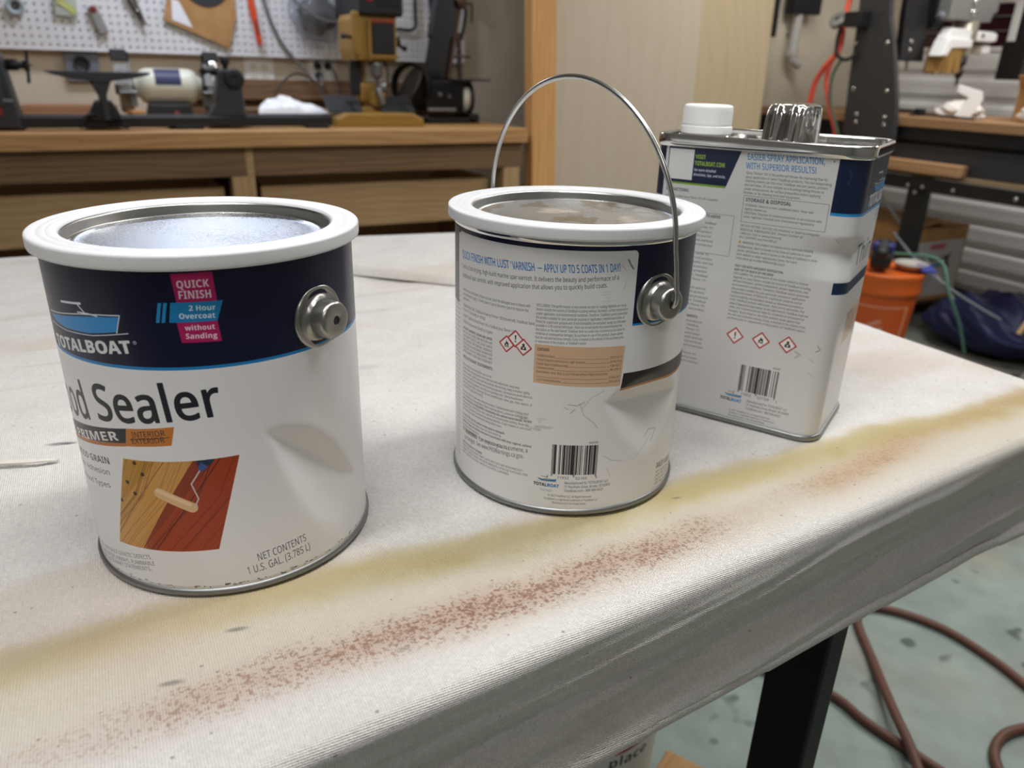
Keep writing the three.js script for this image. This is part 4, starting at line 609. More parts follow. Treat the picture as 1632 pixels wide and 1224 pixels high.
// ------------------------------------------------------------------ tools and packets hung on the pegboard
{
  let t = thing('tape_roll', 'grey-blue roll of tape with a dark hub on the pegboard', 'tape', [-0.187, 1.236, PEG + 0.012]);
  part(t, 'roll', at(lathe([[0.012, -0.01], [0.026, -0.01], [0.0275, -0.008], [0.0275, 0.008], [0.026, 0.01], [0.012, 0.01], [0.012, -0.01]], 40), 0, 0, 0, Math.PI / 2), std({ color: 0x9aa5a6, roughness: 0.5 }));
  part(t, 'hub', at(lathe([[0.0, -0.006], [0.012, -0.006], [0.012, 0.0065], [0.009, 0.0072], [0.0, 0.006]], 28), 0, 0, 0, Math.PI / 2), M.dark);
  part(t, 'peg_hook', bar(V(0, 0, -0.012), V(0, 0, 0.016), 0.003), M.dullSteel);
  t = thing('zip_tie_packet', 'packet of yellow-green plastic ties hanging on the pegboard', 'packet', [-0.036, 1.246, PEG + 0.012]);
  part(t, 'bag', at(rbox(0.07, 0.07, 0.012, 0.005), 0, 0, 0, 0, 0, -0.08), phys({ color: 0xdfe3d8, roughness: 0.25, transmission: 0.5, thickness: 0 }), 'clear bag');
  for (let i = 0; i < 9; i++) part(t, 'tie', bar(V(-0.03 + 0.012 * rnd(), 0.032 - 0.03 * rnd(), 0.007 + 0.003 * rnd()), V(0.012 + 0.02 * rnd(), -0.03 + 0.022 * rnd(), 0.008), 0.0022, 0.0018, 8), std({ color: i % 3 ? 0xc6c455 : 0xdfe0a8, roughness: 0.5 }));
  t = thing('screw_packet', 'slim clear packet of grey screws with a red cap on the pegboard', 'packet', [0.058, 1.205, PEG + 0.012], 0); t.rotation.z = 0.3;
  part(t, 'bag', rbox(0.036, 0.095, 0.018, 0.008), phys({ color: 0xb9b6b0, roughness: 0.3, transmission: 0.45, thickness: 0 }), 'clear packet');
  part(t, 'cap', at(lathe([[0, 0.004], [0.009, 0.004], [0.011, 0.001], [0.011, -0.004], [0, -0.004]], 24), 0, 0.036, 0.01, Math.PI / 2), std({ color: 0x7c231f, roughness: 0.5 }), 'dark red cap');
  for (let i = 0; i < 6; i++) part(t, 'screw', bar(V(-0.011 + 0.004 * i, -0.036 + 0.004 * (i % 2), 0.004), V(-0.01 + 0.004 * i, 0.015, 0.006), 0.0017, 0.0017, 8), M.dullSteel);
  t = thing('tongs', 'pair of dark metal snips hanging open on the pegboard', 'snips', [0.185, 1.245, PEG + 0.014]); t.rotation.z = 0.38;
  part(t, 'blade', extr([[-0.016, 0.06], [-0.006, 0.062], [0.004, -0.012], [0.0, -0.055], [-0.006, -0.06], [-0.01, -0.01]], 0.004, 0.001), std({ color: 0x4a423b, roughness: 0.4, metalness: 0.6 }));
  part(t, 'blade', extr([[0.008, 0.06], [0.02, 0.058], [0.014, 0.0], [0.01, -0.058], [0.003, -0.055], [0.002, -0.01]], 0.004, 0.001).translate(0, 0, 0.004), std({ color: 0x5b5148, roughness: 0.4, metalness: 0.6 }));
  part(t, 'pivot', at(lathe([[0, 0.003], [0.005, 0.002], [0.006, -0.004], [0, -0.004]], 20), 0.003, -0.005, 0.009, Math.PI / 2), M.steel);
  part(t, 'bright_edge', bar(V(0.0, 0.052, 0.004), V(0.004, 0.01, 0.005), 0.0042, 0.0025, 8), M.steel);
  t = thing('saw_blade_card', 'brown cardboard backing card with a round dark saw blade and a white corner sticker', 'blade packet', [0.4, 1.246, PEG + 0.01]);
  part(t, 'card', extr([[-0.128, -0.03], [0.092, -0.118], [0.128, -0.01], [0.135, 0.13], [-0.08, 0.14]], 0.006, 0.0012), M.card);
  part(t, 'sticker', extr([[-0.098, -0.028], [-0.03, -0.052], [-0.068, 0.035], [-0.092, 0.04]], 0.0012, 0.0003).translate(0, 0, 0.006), std({ color: 0xe6e5e6, roughness: 0.6 }));
  const teeth = []; for (let i = 0; i < 72; i++) { const a = i / 72 * 2 * Math.PI; teeth.push([0.082 * Math.cos(a), 0.082 * Math.sin(a)], [0.087 * Math.cos(a + 0.05), 0.087 * Math.sin(a + 0.05)]); }
  part(t, 'saw_blade', extr(teeth, 0.002, 0.0003, [ring(24, 0.012)]).translate(0.03, 0.106, 0.0075), M.dark);
  t = thing('red_handled_tool', 'orange-red plastic handled tool hanging right of the saw blade card', 'hand tool', [0.596, 1.225, PEG + 0.014]); t.rotation.z = 0.13;
  part(t, 'handle', extr([[-0.011, 0.09], [-0.013, 0.03], [-0.009, -0.02], [-0.01, -0.07], [-0.004, -0.084], [0.005, -0.082], [0.011, -0.066], [0.01, -0.01], [0.013, 0.04], [0.011, 0.09]], 0.014, 0.004), M.orangeRed);
  part(t, 'slot', rbox(0.006, 0.05, 0.003, 0.001).translate(0.002, -0.02, 0.014), std({ color: 0x4b1d12, roughness: 0.6 }));
  // clear plastic bag of hardware hooked high, with its shadowed lower bulge
  t = thing('hardware_bag', 'crumpled clear plastic bag of dark hardware hanging left of the drill press', 'bag', [0.83, 1.27, PEG + 0.05]);
  const lump = (w, h, d, s) => { const g = new THREE.SphereGeometry(1, 48, 36), p = g.attributes.position; for (let i = 0; i < p.count; i++) { const x = p.getX(i), y = p.getY(i), z = p.getZ(i), n = 0.72 + 0.5 * fbm(x * 2.2 + 9, y * 2.2 + z * 1.7 + 9, 99, 99, s, 4); p.setXYZ(i, x * w * n, y * h * n, z * d * n); } g.computeVertexNormals(); return g; };
  part(t, 'film', lump(0.105, 0.115, 0.045, 501), phys({ color: 0xe4e6ea, roughness: 0.12, transmission: 0.9, thickness: 0, specularIntensity: 1 }), 'clear film');
  part(t, 'contents', lump(0.082, 0.07, 0.03, 503).translate(-0.0, -0.012, -0.004), std({ color: 0x56544f, roughness: 0.35, metalness: 0.5 }), 'dark grey hardware');
  t = thing('bent_rod', 'black bent L-shaped steel rod hanging right of the drill press', 'rod', [1.252, 1.29, PEG + 0.014]);
  part(t, 'rod', cappedTube([[0, 0.12, 0], [0, 0.0, 0], [0, -0.05, 0], [-0.012, -0.063, 0], [-0.09, -0.064, 0.0]], 0.0065, 60, 10), M.blackSteel);
  t = thing('pliers', 'pliers with red and black grips hanging beside the sander', 'pliers', [1.35, 1.27, PEG + 0.016]);
  part(t, 'grip', bar(V(-0.0, 0.09, 0), V(0.0, 0.022, 0), 0.0095, 0.009), M.red, 'red grip'); part(t, 'grip', bar(V(0, 0.022, 0), V(-0.004, -0.05, 0), 0.009, 0.011), M.black, 'black lower grip'); part(t, 'grip', bar(V(-0.03, 0.09, 0), V(-0.018, -0.02, 0), 0.009, 0.009), M.black); part(t, 'jaw', bar(V(-0.018, -0.02, 0), V(0.0, -0.09, 0), 0.01, 0.007), M.blackSteel);
  t = thing('pliers', 'small red-handled hook above the belt sander arm', 'hook', [1.475, 1.37, PEG + 0.016]);
  part(t, 'grip', bar(V(0, 0.07, 0), V(0, -0.02, 0), 0.008, 0.007), M.red, 'red grip'); part(t, 'shaft', cappedTube([[0, -0.02, 0], [0.02, -0.035, 0], [0.034, -0.03, 0], [0.036, -0.1, 0]], 0.004, 30, 8), M.blackSteel);
}
// ------------------------------------------------------------------ wall fittings and cords
{
  let t = thing('duct_plate', 'square grey wall plate with a round black port behind the tool rest', 'wall plate', [-0.018, 1.06, -3.352]);
  part(t, 'plate', extr([[-0.056, 0.048], [0.056, 0.048], [0.052, -0.06], [-0.052, -0.06]], 0.014, 0.002), M.grayPlastic); part(t, 'port', at(lathe([[0.0, 0.003], [0.018, 0.003], [0.022, 0.008], [0.026, 0.008], [0.027, -0.004], [0, -0.004]], 36), 0, 0, 0.014, Math.PI / 2), M.black, 'round black port');
  t = thing('wall_outlet', 'wall outlet with two black plugs left of the drill press', 'outlet', [0.86, 1.06, -3.357]);
  part(t, 'cover_plate', rbox(0.115, 0.118, 0.006, 0.003), M.white);
  for (const [x, y] of [[-0.022, 0.016], [0.021, 0.016], [-0.02, -0.022]]) part(t, 'plug', at(lathe([[0, 0.03], [0.009, 0.029], [0.0135, 0.02], [0.0145, 0], [0, 0]], 20), x, y, 0.003, Math.PI / 2), M.rubber);
  t = thing('wall_outlet', 'plain white wall outlet left of the looped cord', 'outlet', [0.605, 1.045, -3.357]);
  part(t, 'cover_plate', rbox(0.115, 0.118, 0.006, 0.003), M.white); for (const [x, y] of [[-0.021, 0.02], [0.021, 0.02], [-0.021, -0.022], [0.021, -0.022]]) part(t, 'socket', at(lathe([[0, 0.0015], [0.0135, 0.0015], [0.0145, 0], [0, 0]], 24), x, y, 0.003, Math.PI / 2), M.cream);
  const cord = std({ color: 0x6d6a64, roughness: 0.6 }), dk = std({ color: 0x4a4038, roughness: 0.6 });
  solo('electric_cable', 'grey power cord running down the pegboard to the outlet', 'cord', cappedTube([[0.62, 1.42, -3.28], [0.635, 1.3, -3.29], [0.66, 1.22, -3.3], [0.7, 1.14, -3.3], [0.77, 1.06, -3.29], [0.82, 1.0, -3.28], [0.838, 1.0, -3.29], [0.84, 1.033, -3.32]], 0.0062, 80, 8), cord);
  solo('electric_cable', 'grey cord looping across the plastic hardware bag', 'cord', cappedTube([[0.68, 1.44, -3.22], [0.72, 1.32, -3.22], [0.78, 1.27, -3.21], [0.85, 1.235, -3.2], [0.92, 1.25, -3.21], [0.955, 1.32, -3.22], [0.957, 1.44, -3.22]], 0.0055, 80, 8), cord);
  solo('electric_cable', 'brown cord arching over the back ledge from the outlet', 'cord', cappedTube([[0.64, 0.975, -3.25], [0.68, 1.02, -3.255], [0.73, 1.045, -3.26], [0.78, 1.03, -3.255], [0.82, 0.99, -3.25], [0.84, 0.93, -3.22], [0.83, 0.9, -3.2]], 0.005, 80, 8), dk);
  solo('electric_cable', 'dark cord hanging from the right plug behind the bench', 'cord', cappedTube([[0.884, 1.075, -3.325], [0.888, 1.06, -3.29], [0.9, 1.02, -3.28], [0.9, 0.96, -3.27], [0.87, 0.9, -3.2]], 0.0055, 60, 8), dk);
}
// ------------------------------------------------------------------ post and plywood leaning at the end of the bench
{
  const t = solo('wood_post', 'orange-toned wooden post standing at the right end of the workbench', 'post', rbox(0.105, 2.3, 0.06, 0.004, 'y'), M.orange, [1.487, 1.15, -2.66]); t.rotation.z = 0.042;
  t.position.set(1.5, 1.13, -2.66);
  const p1 = solo('plywood_sheet', 'wide pale plywood sheet leaning behind the middle can', 'plywood', rbox(0.76, 2.2, 0.018, 0.001, 'y'), M.ply, [1.98, 1.1, -2.8]); p1.rotation.x = -0.03;
  const p2 = solo('plywood_sheet', 'darker plywood sheet leaning behind the white cap of the oblong can', 'plywood', rbox(0.78, 2.2, 0.018, 0.001, 'y'), std({ map: woodTex(0xbba98a, 0xaa946f, 93, 1.6, 0.7, 0.6), roughness: 0.7 }), [2.52, 1.1, -2.94]); p2.rotation.x = -0.03;
  solo('plywood_strip', 'narrow plywood strip standing in front of the wide pale sheet', 'plywood', rbox(0.1, 2.2, 0.012, 0.001, 'y'), M.ply, [1.655, 1.1, -2.76]).rotation.x = -0.03;
  // pale strip of pipe on the wall
  const w = thing('wall_pipe', 'white plastic pipe with a bottom elbow on the wall by the corner', 'pipe', [3.4, 0, -3.3]);
  part(w, 'pipe', tube([[0.058, 1.5, 0], [0.052, 1.36, 0], [0.05, 1.21, 0], [0.055, 1.178, 0.004], [0.085, 1.155, 0.006], [0.105, 1.15, 0.006]], 0.025, 60, 14), std({ color: 0xbdbab2, roughness: 0.5 })); part(w, 'socket', at(lathe([[0.025, 0], [0.03, 0], [0.031, 0.04], [0.026, 0.042]], 24), 0.049, 1.19, 0), std({ color: 0xbdbab2, roughness: 0.5 })); part(w, 'valve_box', rbox(0.2, 0.2, 0.07, 0.006).translate(0.08, 1.5, 0), M.black, 'black box at the top of the pipe');
  part(w, 'clip', merge([bar(V(0.052, 1.3, -0.06), V(0.052, 1.3, 0), 0.008)]), M.dullSteel);
  solo('shadow_gap_strip', 'tall narrow black strip added as the shadow in the gap right of the plywood', 'board', rbox(0.2, 1.15, 0.02, 0.003), M.black, [3.1, 1.85, -3.2]);  // black strip added to stand for the shadow beside the plywood
}

// ------------------------------------------------------------------ wood lathe along the front of the bench
{
  const B = 0.88, t = thing('wood_lathe', 'small black wood lathe along the front edge of the workbench', 'lathe', [0, B, -2.76]);
  part(t, 'bed', merge([span(-0.62, 0.715, 0.008, 0.038, 0.028, 0.062, 0.004), span(-0.62, 0.715, 0.008, 0.038, -0.062, -0.028, 0.004), span(0.69, 0.715, 0.008, 0.036, -0.028, 0.028), span(0.2, 0.225, 0.008, 0.028, -0.028, 0.028)]), M.black, 'black twin-rail bed');
  for (const [x0, x1] of [[0.215, 0.3], [0.63, 0.7], [-0.3, -0.19]]) part(t, 'foot', span(x0, x1, 0, 0.012, -0.06, 0.068, 0.004), M.rubber);
  part(t, 'headstock', extr([[-0.62, 0.0], [-0.197, 0.0], [-0.2, 0.06], [-0.215, 0.19], [-0.235, 0.235], [-0.3, 0.255], [-0.62, 0.255]], 0.15, 0.006).translate(0, 0.006, -0.075), M.dark, 'dark grey headstock');
  part(t, 'cover_plate', span(-0.55, -0.225, 0.065, 0.215, 0.07, 0.083, 0.006), M.iron); part(t, 'ledge', span(-0.6, -0.205, 0.078, 0.086, 0.07, 0.082, 0.002), M.grayPlastic);
  part(t, 'warning_sticker', span(-0.33, -0.248, 0.046, 0.068, 0.074, 0.078, 0.001), std({ color: 0xd8c23a, roughness: 0.5 }), 'yellow sticker'); part(t, 'warning_sticker', span(-0.248, -0.236, 0.044, 0.07, 0.074, 0.078, 0.001), std({ color: 0x8c1f1a, roughness: 0.5 }), 'dark red sticker end');
  part(t, 'spindle', at(lathe([[0, 0.0], [0.016, 0.0], [0.016, 0.03], [0.011, 0.032], [0.011, 0.05], [0.006, 0.052], [0.0, 0.07]], 28), -0.21, 0.177, 0, 0, 0, -Math.PI / 2), M.blackSteel);
  part(t, 'spur_drive', merge([at(rbox(0.008, 0.09, 0.02, 0.002), -0.156, 0.172, 0, 0, 0, -0.1), at(rbox(0.014, 0.03, 0.03, 0.004), -0.158, 0.175, 0)]), M.blackSteel);
  // tool rest: long blade on a post in a banjo
  part(t, 'tool_rest', extr([[-0.118, 0.165], [0.163, 0.165], [0.162, 0.158], [0.11, 0.146], [0.055, 0.139], [0.045, 0.134], [0.012, 0.134], [0.0, 0.139], [-0.045, 0.143], [-0.1, 0.156]], 0.026, 0.003).translate(0, 0, 0.06), M.iron, 'grey iron tool rest blade');
  part(t, 'rest_post', merge([at(extr([[-0.005, 0.14], [0.055, 0.14], [0.037, 0.1], [0.036, 0.07], [0.014, 0.07], [0.013, 0.1]], 0.02, 0.003), 0, 0, 0.062), bar(V(0.025, 0.03, 0.072), V(0.025, 0.08, 0.072), 0.014)]), M.dark);
  part(t, 'banjo', extr([[-0.03, 0.008], [0.07, 0.008], [0.064, 0.03], [0.048, 0.062], [0.002, 0.062], [-0.014, 0.036]], 0.12, 0.006).translate(0, 0.02, -0.04), M.black); part(t, 'lock_lever', merge([cappedTube([[0.0, 0.05, 0.085], [-0.03, 0.04, 0.1], [-0.045, 0.012, 0.105]], 0.005, 20, 8), bar(V(0.03, 0.02, 0.08), V(0.08, 0.012, 0.11), 0.006)]), M.blackSteel);
  // tailstock
  part(t, 'tailstock', extr([[0.318, 0.04], [0.436, 0.04], [0.434, 0.07], [0.43, 0.17], [0.42, 0.183], [0.37, 0.183], [0.362, 0.172], [0.345, 0.08]], 0.09, 0.006).translate(0, -0.004, -0.04), M.iron, 'dark grey tailstock');
  part(t, 'quill', at(lathe([[0, 0], [0.012, 0], [0.012, 0.02], [0.008, 0.022], [0.008, 0.035], [0.013, 0.037], [0.0135, 0.044], [0.004, 0.05], [0.0, 0.06]], 24), 0.366, 0.172, 0, 0, 0, Math.PI / 2), M.blackSteel); part(t, 'quill_lock', lathe([[0, 0], [0.008, 0], [0.008, 0.012], [0.014, 0.016], [0.014, 0.034], [0.008, 0.04], [0, 0.04]].map(([a, b]) => [a, b]), 20).translate(0.392, 0.178, 0), M.black); part(t, 'handwheel', at(lathe([[0.01, -0.006], [0.028, -0.008], [0.032, 0], [0.028, 0.008], [0.01, 0.006]], 32), 0.408, 0.15, 0.052, Math.PI / 2), M.black);
}
// ------------------------------------------------------------------ bench grinder behind the lathe
{
  const t = thing('bench_grinder', 'cream bench grinder with a dark blue plate standing behind the lathe', 'grinder', [0.235, 0.88, -3.04]);
  const X = (g, x, y, z) => at(g, x, y, z, 0, 0, Math.PI / 2);
  part(t, 'base', extr([[-0.085, 0], [0.075, 0], [0.06, 0.062], [-0.068, 0.062]], 0.13, 0.006).translate(0, 0, -0.06), M.dark, 'dark grey base'); part(t, 'switch', at(lathe([[0, 0.008], [0.011, 0.006], [0.012, 0], [0, 0]], 20), 0.012, 0.028, 0.07, Math.PI / 2), std({ color: 0x7a1f26, roughness: 0.4 }), 'dark red switch');
  part(t, 'motor', X(lathe([[0, -0.115], [0.03, -0.115], [0.034, -0.1], [0.038, -0.095], [0.05, -0.09], [0.0565, -0.075], [0.0585, -0.06], [0.0585, 0.055], [0.0565, 0.07], [0.05, 0.085], [0.038, 0.092], [0.034, 0.1], [0.03, 0.112], [0, 0.112]], 48), 0, 0.116, 0), M.cream, 'cream motor housing');
  part(t, 'name_plate', X(new THREE.CylinderGeometry(0.0592, 0.0592, 0.082, 24, 1, true, 0.12, 1.15), 0.0, 0.116, 0).translate(0, 0, 0), M.blue, 'dark blue plate');
  for (const s of [-1, 1]) {
    part(t, 'wheel_guard', X(lathe([[0.02, -0.021], [0.07, -0.021], [0.074, -0.018], [0.074, 0.018], [0.07, 0.021], [0.02, 0.021]], 48), s * 0.135, 0.106, -0.006), s < 0 ? M.silver : M.blackSteel); part(t, 'wheel', X(lathe([[0.0, -0.014], [0.073, -0.014], [0.0755, -0.012], [0.0755, 0.012], [0.073, 0.014], [0, 0.014]], 48), s * 0.135, 0.106, 0.004), std({ color: 0x8c8780, roughness: 0.9 })); part(t, 'wheel_nut', X(lathe([[0, -0.03], [0.016, -0.03], [0.018, -0.024], [0.018, 0.024], [0.016, 0.03], [0, 0.03]], 20), s * 0.135, 0.106, 0), M.blackSteel);
    part(t, 'eye_shield', at(rbox(0.05, 0.075, 0.004, 0.002), s * 0.138, 0.158, 0.075, -0.35), phys({ color: 0xe8e8e6, roughness: 0.1, transmission: 0.75, thickness: 0 }), 'clear eye shield'); part(t, 'shield_bracket', merge([at(rbox(0.05, 0.036, 0.012, 0.003), s * 0.142, 0.212, 0.06, -0.25), bar(V(s * 0.116, 0.1, 0.03), V(s * 0.118, 0.222, 0.056), 0.006)]), M.black);
    part(t, 'work_rest', merge([rbox(0.055, 0.006, 0.05, 0.002).translate(s * 0.13, 0.1, 0.1), rbox(0.02, 0.05, 0.01, 0.002).translate(s * 0.115, 0.08, 0.078)]), M.dullSteel);
  }
  part(t, 'chrome_cover', at(rbox(0.036, 0.085, 0.05, 0.012), 0.148, 0.158, 0.055, -0.2, 0, 0.08), M.chrome, 'chrome guard at the right wheel');
}
solo('wood_board', 'reddish-brown flat board lying behind the lathe headstock', 'board', span(-0.19, 0.1, 0, 0.048, -0.06, 0.06, 0.003), woodMat(0xa87f5d, 0x7d5639, 107), [-0.03, 0.88, -3.19]);
solo('wood_block', 'small tan wooden offcut beside the grinder base', 'block', span(-0.022, 0.022, 0, 0.045, -0.02, 0.02, 0.003), M.orange, [0.118, 0.88, -2.93], 0.4);

// crumpled white shop towel
{
  const g = gridGeo(64, 40, (u, v) => { const x = (u - 0.5) * 0.23, z = (v - 0.5) * 0.16, e = Math.pow(Math.max(0, 1 - Math.pow(Math.abs(u - 0.45) * 2, 2.2)) * Math.max(0, 1 - Math.pow(Math.abs(v - 0.5) * 2, 2.4)), 0.45); return [x * (0.85 + 0.3 * vn(v * 4 + 3, u * 3, 99, 99, 601)), 0.002 + e * (0.048 + 0.03 * (vn(u * 6 + 2, v * 5 + 1, 99, 99, 603) - 0.5) + 0.014 * (vn(u * 15, v * 12, 99, 99, 605) - 0.5)) - 0.02 * u * e, z]; });
  solo('shop_towel', 'crumpled white paper towel lying on the bench behind the lathe bed', 'paper towel', merge([g, gridGeo(10, 6, (u, v) => [(u - 0.5) * 0.2, 0.001, (0.5 - v) * 0.14])]), std({ color: 0xf4f3f2, roughness: 0.85, side: THREE.DoubleSide }), [0.63, 0.9165, -2.93]);
  const rack = thing('wood_tray', 'low dark wooden tray of offcuts behind the end of the lathe bed', 'tray', [0.62, 0.88, -2.95]);
  part(rack, 'bottom_board', span(-0.2, 0.09, 0, 0.034, -0.1, 0.1, 0.003), M.brown); part(rack, 'offcut', at(rbox(0.16, 0.02, 0.03, 0.003), -0.15, 0.044, 0.02, 0, 0.3, 0), M.brown); part(rack, 'offcut', at(rbox(0.1, 0.018, 0.03, 0.003), -0.16, 0.043, 0.06, 0, -0.2, 0.0), M.dim);
}
// ------------------------------------------------------------------ drill press
{
  const t = thing('drill_press', 'yellow and black benchtop drill press standing right of the lathe', 'drill press', [0.9, 0.88, -2.86]);
  part(t, 'base', merge([extr([[-0.165, 0], [0.165, 0], [0.16, 0.028], [0.12, 0.046], [-0.12, 0.046], [-0.16, 0.028]], 0.3, 0.006).translate(0, 0, -0.17), rbox(0.2, 0.03, 0.14, 0.008).translate(0, 0.045, -0.06)]), M.yellow, 'yellow cast base');
  part(t, 'column', lathe([[0.03, 0.04], [0.03, 0.06], [0.023, 0.075], [0.023, 0.48], [0, 0.48]], 36).translate(0.0, 0, -0.12), M.yellow, 'yellow column'); part(t, 'rack', rbox(0.012, 0.36, 0.012, 0.002).translate(-0.026, 0.25, -0.11), M.blackSteel);
  for (const s of [-1, 1]) { part(t, 'table_plate', at(rbox(0.125, 0.006, 0.09, 0.002), s * 0.1 - 0.01, 0.072, 0.03, 0.62), M.dark, 'tilted dark grey table plate'); part(t, 'clamp_knob', merge([bar(V(s * 0.1 + 0.02, 0.05, 0.085), V(s * 0.1 + 0.008, 0.078, 0.07), 0.006), bar(V(s * 0.1 - 0.012, 0.08, 0.074), V(s * 0.1 + 0.03, 0.08, 0.074), 0.005), bar(V(s * 0.1 + 0.02, 0.05, 0.085), V(s * 0.1 + 0.034, 0.03, 0.1), 0.005)]), M.black); }
  part(t, 'table_bracket', merge([rbox(0.06, 0.07, 0.1, 0.012).translate(0, 0.11, -0.06), rbox(0.05, 0.05, 0.05, 0.01).translate(0.025, 0.09, 0.01)]), M.yellow); part(t, 'vise_screw', merge([at(lathe([[0, -0.03], [0.011, -0.03], [0.011, 0.03], [0, 0.03]], 16), 0.025, 0.1, 0.045, 0, 0, 0.3), at(lathe([[0, -0.02], [0.016, -0.02], [0.016, 0.005], [0, 0.005]], 20), 0.04, 0.14, 0.03, 0, 0, 0)]), M.dullSteel);
  part(t, 'head', merge([extr([[-0.062, 0.21], [0.082, 0.21], [0.09, 0.225], [0.09, 0.36], [-0.062, 0.36], [-0.07, 0.34], [-0.07, 0.25]], 0.2, 0.01).translate(0.01, 0.008, -0.16), span(-0.065, -0.035, 0.235, 0.375, 0.02, 0.046, 0.008, 'y')]), M.yellow, 'yellow drill head');
  part(t, 'display', rbox(0.085, 0.1, 0.01, 0.004).translate(0.045, 0.29, 0.046), M.black, 'black display panel'); part(t, 'display_strip', rbox(0.088, 0.014, 0.01, 0.003).translate(0.044, 0.348, 0.045), std({ color: 0x8c3a1d, roughness: 0.5 }), 'rust-red strip'); part(t, 'front_rim', merge([rbox(0.01, 0.13, 0.012, 0.003).translate(-0.004, 0.285, 0.046), rbox(0.11, 0.012, 0.012, 0.003).translate(0.045, 0.232, 0.046)]), M.yellow);
  part(t, 'belt_cover', merge([rbox(0.16, 0.13, 0.32, 0.012).translate(0.04, 0.428, -0.1)]), M.black, 'black belt cover'); for (let i = 0; i < 7; i++) part(t, 'rib', rbox(0.005, 0.1, 0.006, 0.002).translate(0.03 + i * 0.012, 0.44, 0.062), M.dark);
  part(t, 'emblem', at(lathe([[0, 0.004], [0.018, 0.004], [0.019, 0], [0, 0]], 30), -0.006, 0.425, 0.06, Math.PI / 2), M.red, 'red oval emblem'); part(t, 'emblem', rbox(0.026, 0.016, 0.003, 0.001).translate(-0.006, 0.432, 0.066), std({ color: 0xe6c25a, roughness: 0.5 }), 'yellow emblem bar');
  part(t, 'quill', lathe([[0, 0.15], [0.006, 0.15], [0.008, 0.158], [0.017, 0.164], [0.02, 0.175], [0.02, 0.195], [0.026, 0.2], [0.026, 0.222], [0, 0.222]], 28).translate(0.03, 0, 0.0), M.dullSteel, 'steel chuck and quill'); part(t, 'depth_stop', rbox(0.04, 0.12, 0.03, 0.006).translate(-0.04, 0.16, -0.03), M.black); part(t, 'chuck_guard', cappedTube([[0.064, 0.215, 0.0], [0.066, 0.18, 0.02], [0.06, 0.15, 0.03], [0.05, 0.12, 0.03]], 0.004, 24, 8), M.black);
  for (const [a, b] of [[V(-0.06, 0.292, 0.02), V(-0.1, 0.294, 0.05)], [V(0.1, 0.28, 0.0), V(0.13, 0.262, 0.03)]]) part(t, 'feed_handle', merge([bar(a, b, 0.006), new THREE.SphereGeometry(0.01, 16, 12).translate(b.x, b.y, b.z)]), M.black); part(t, 'feed_hub', at(lathe([[0, 0], [0.018, 0], [0.018, 0.02], [0.012, 0.026], [0, 0.026]], 24), 0.1, 0.285, -0.01, 0, 0, -Math.PI / 2), M.black);
}
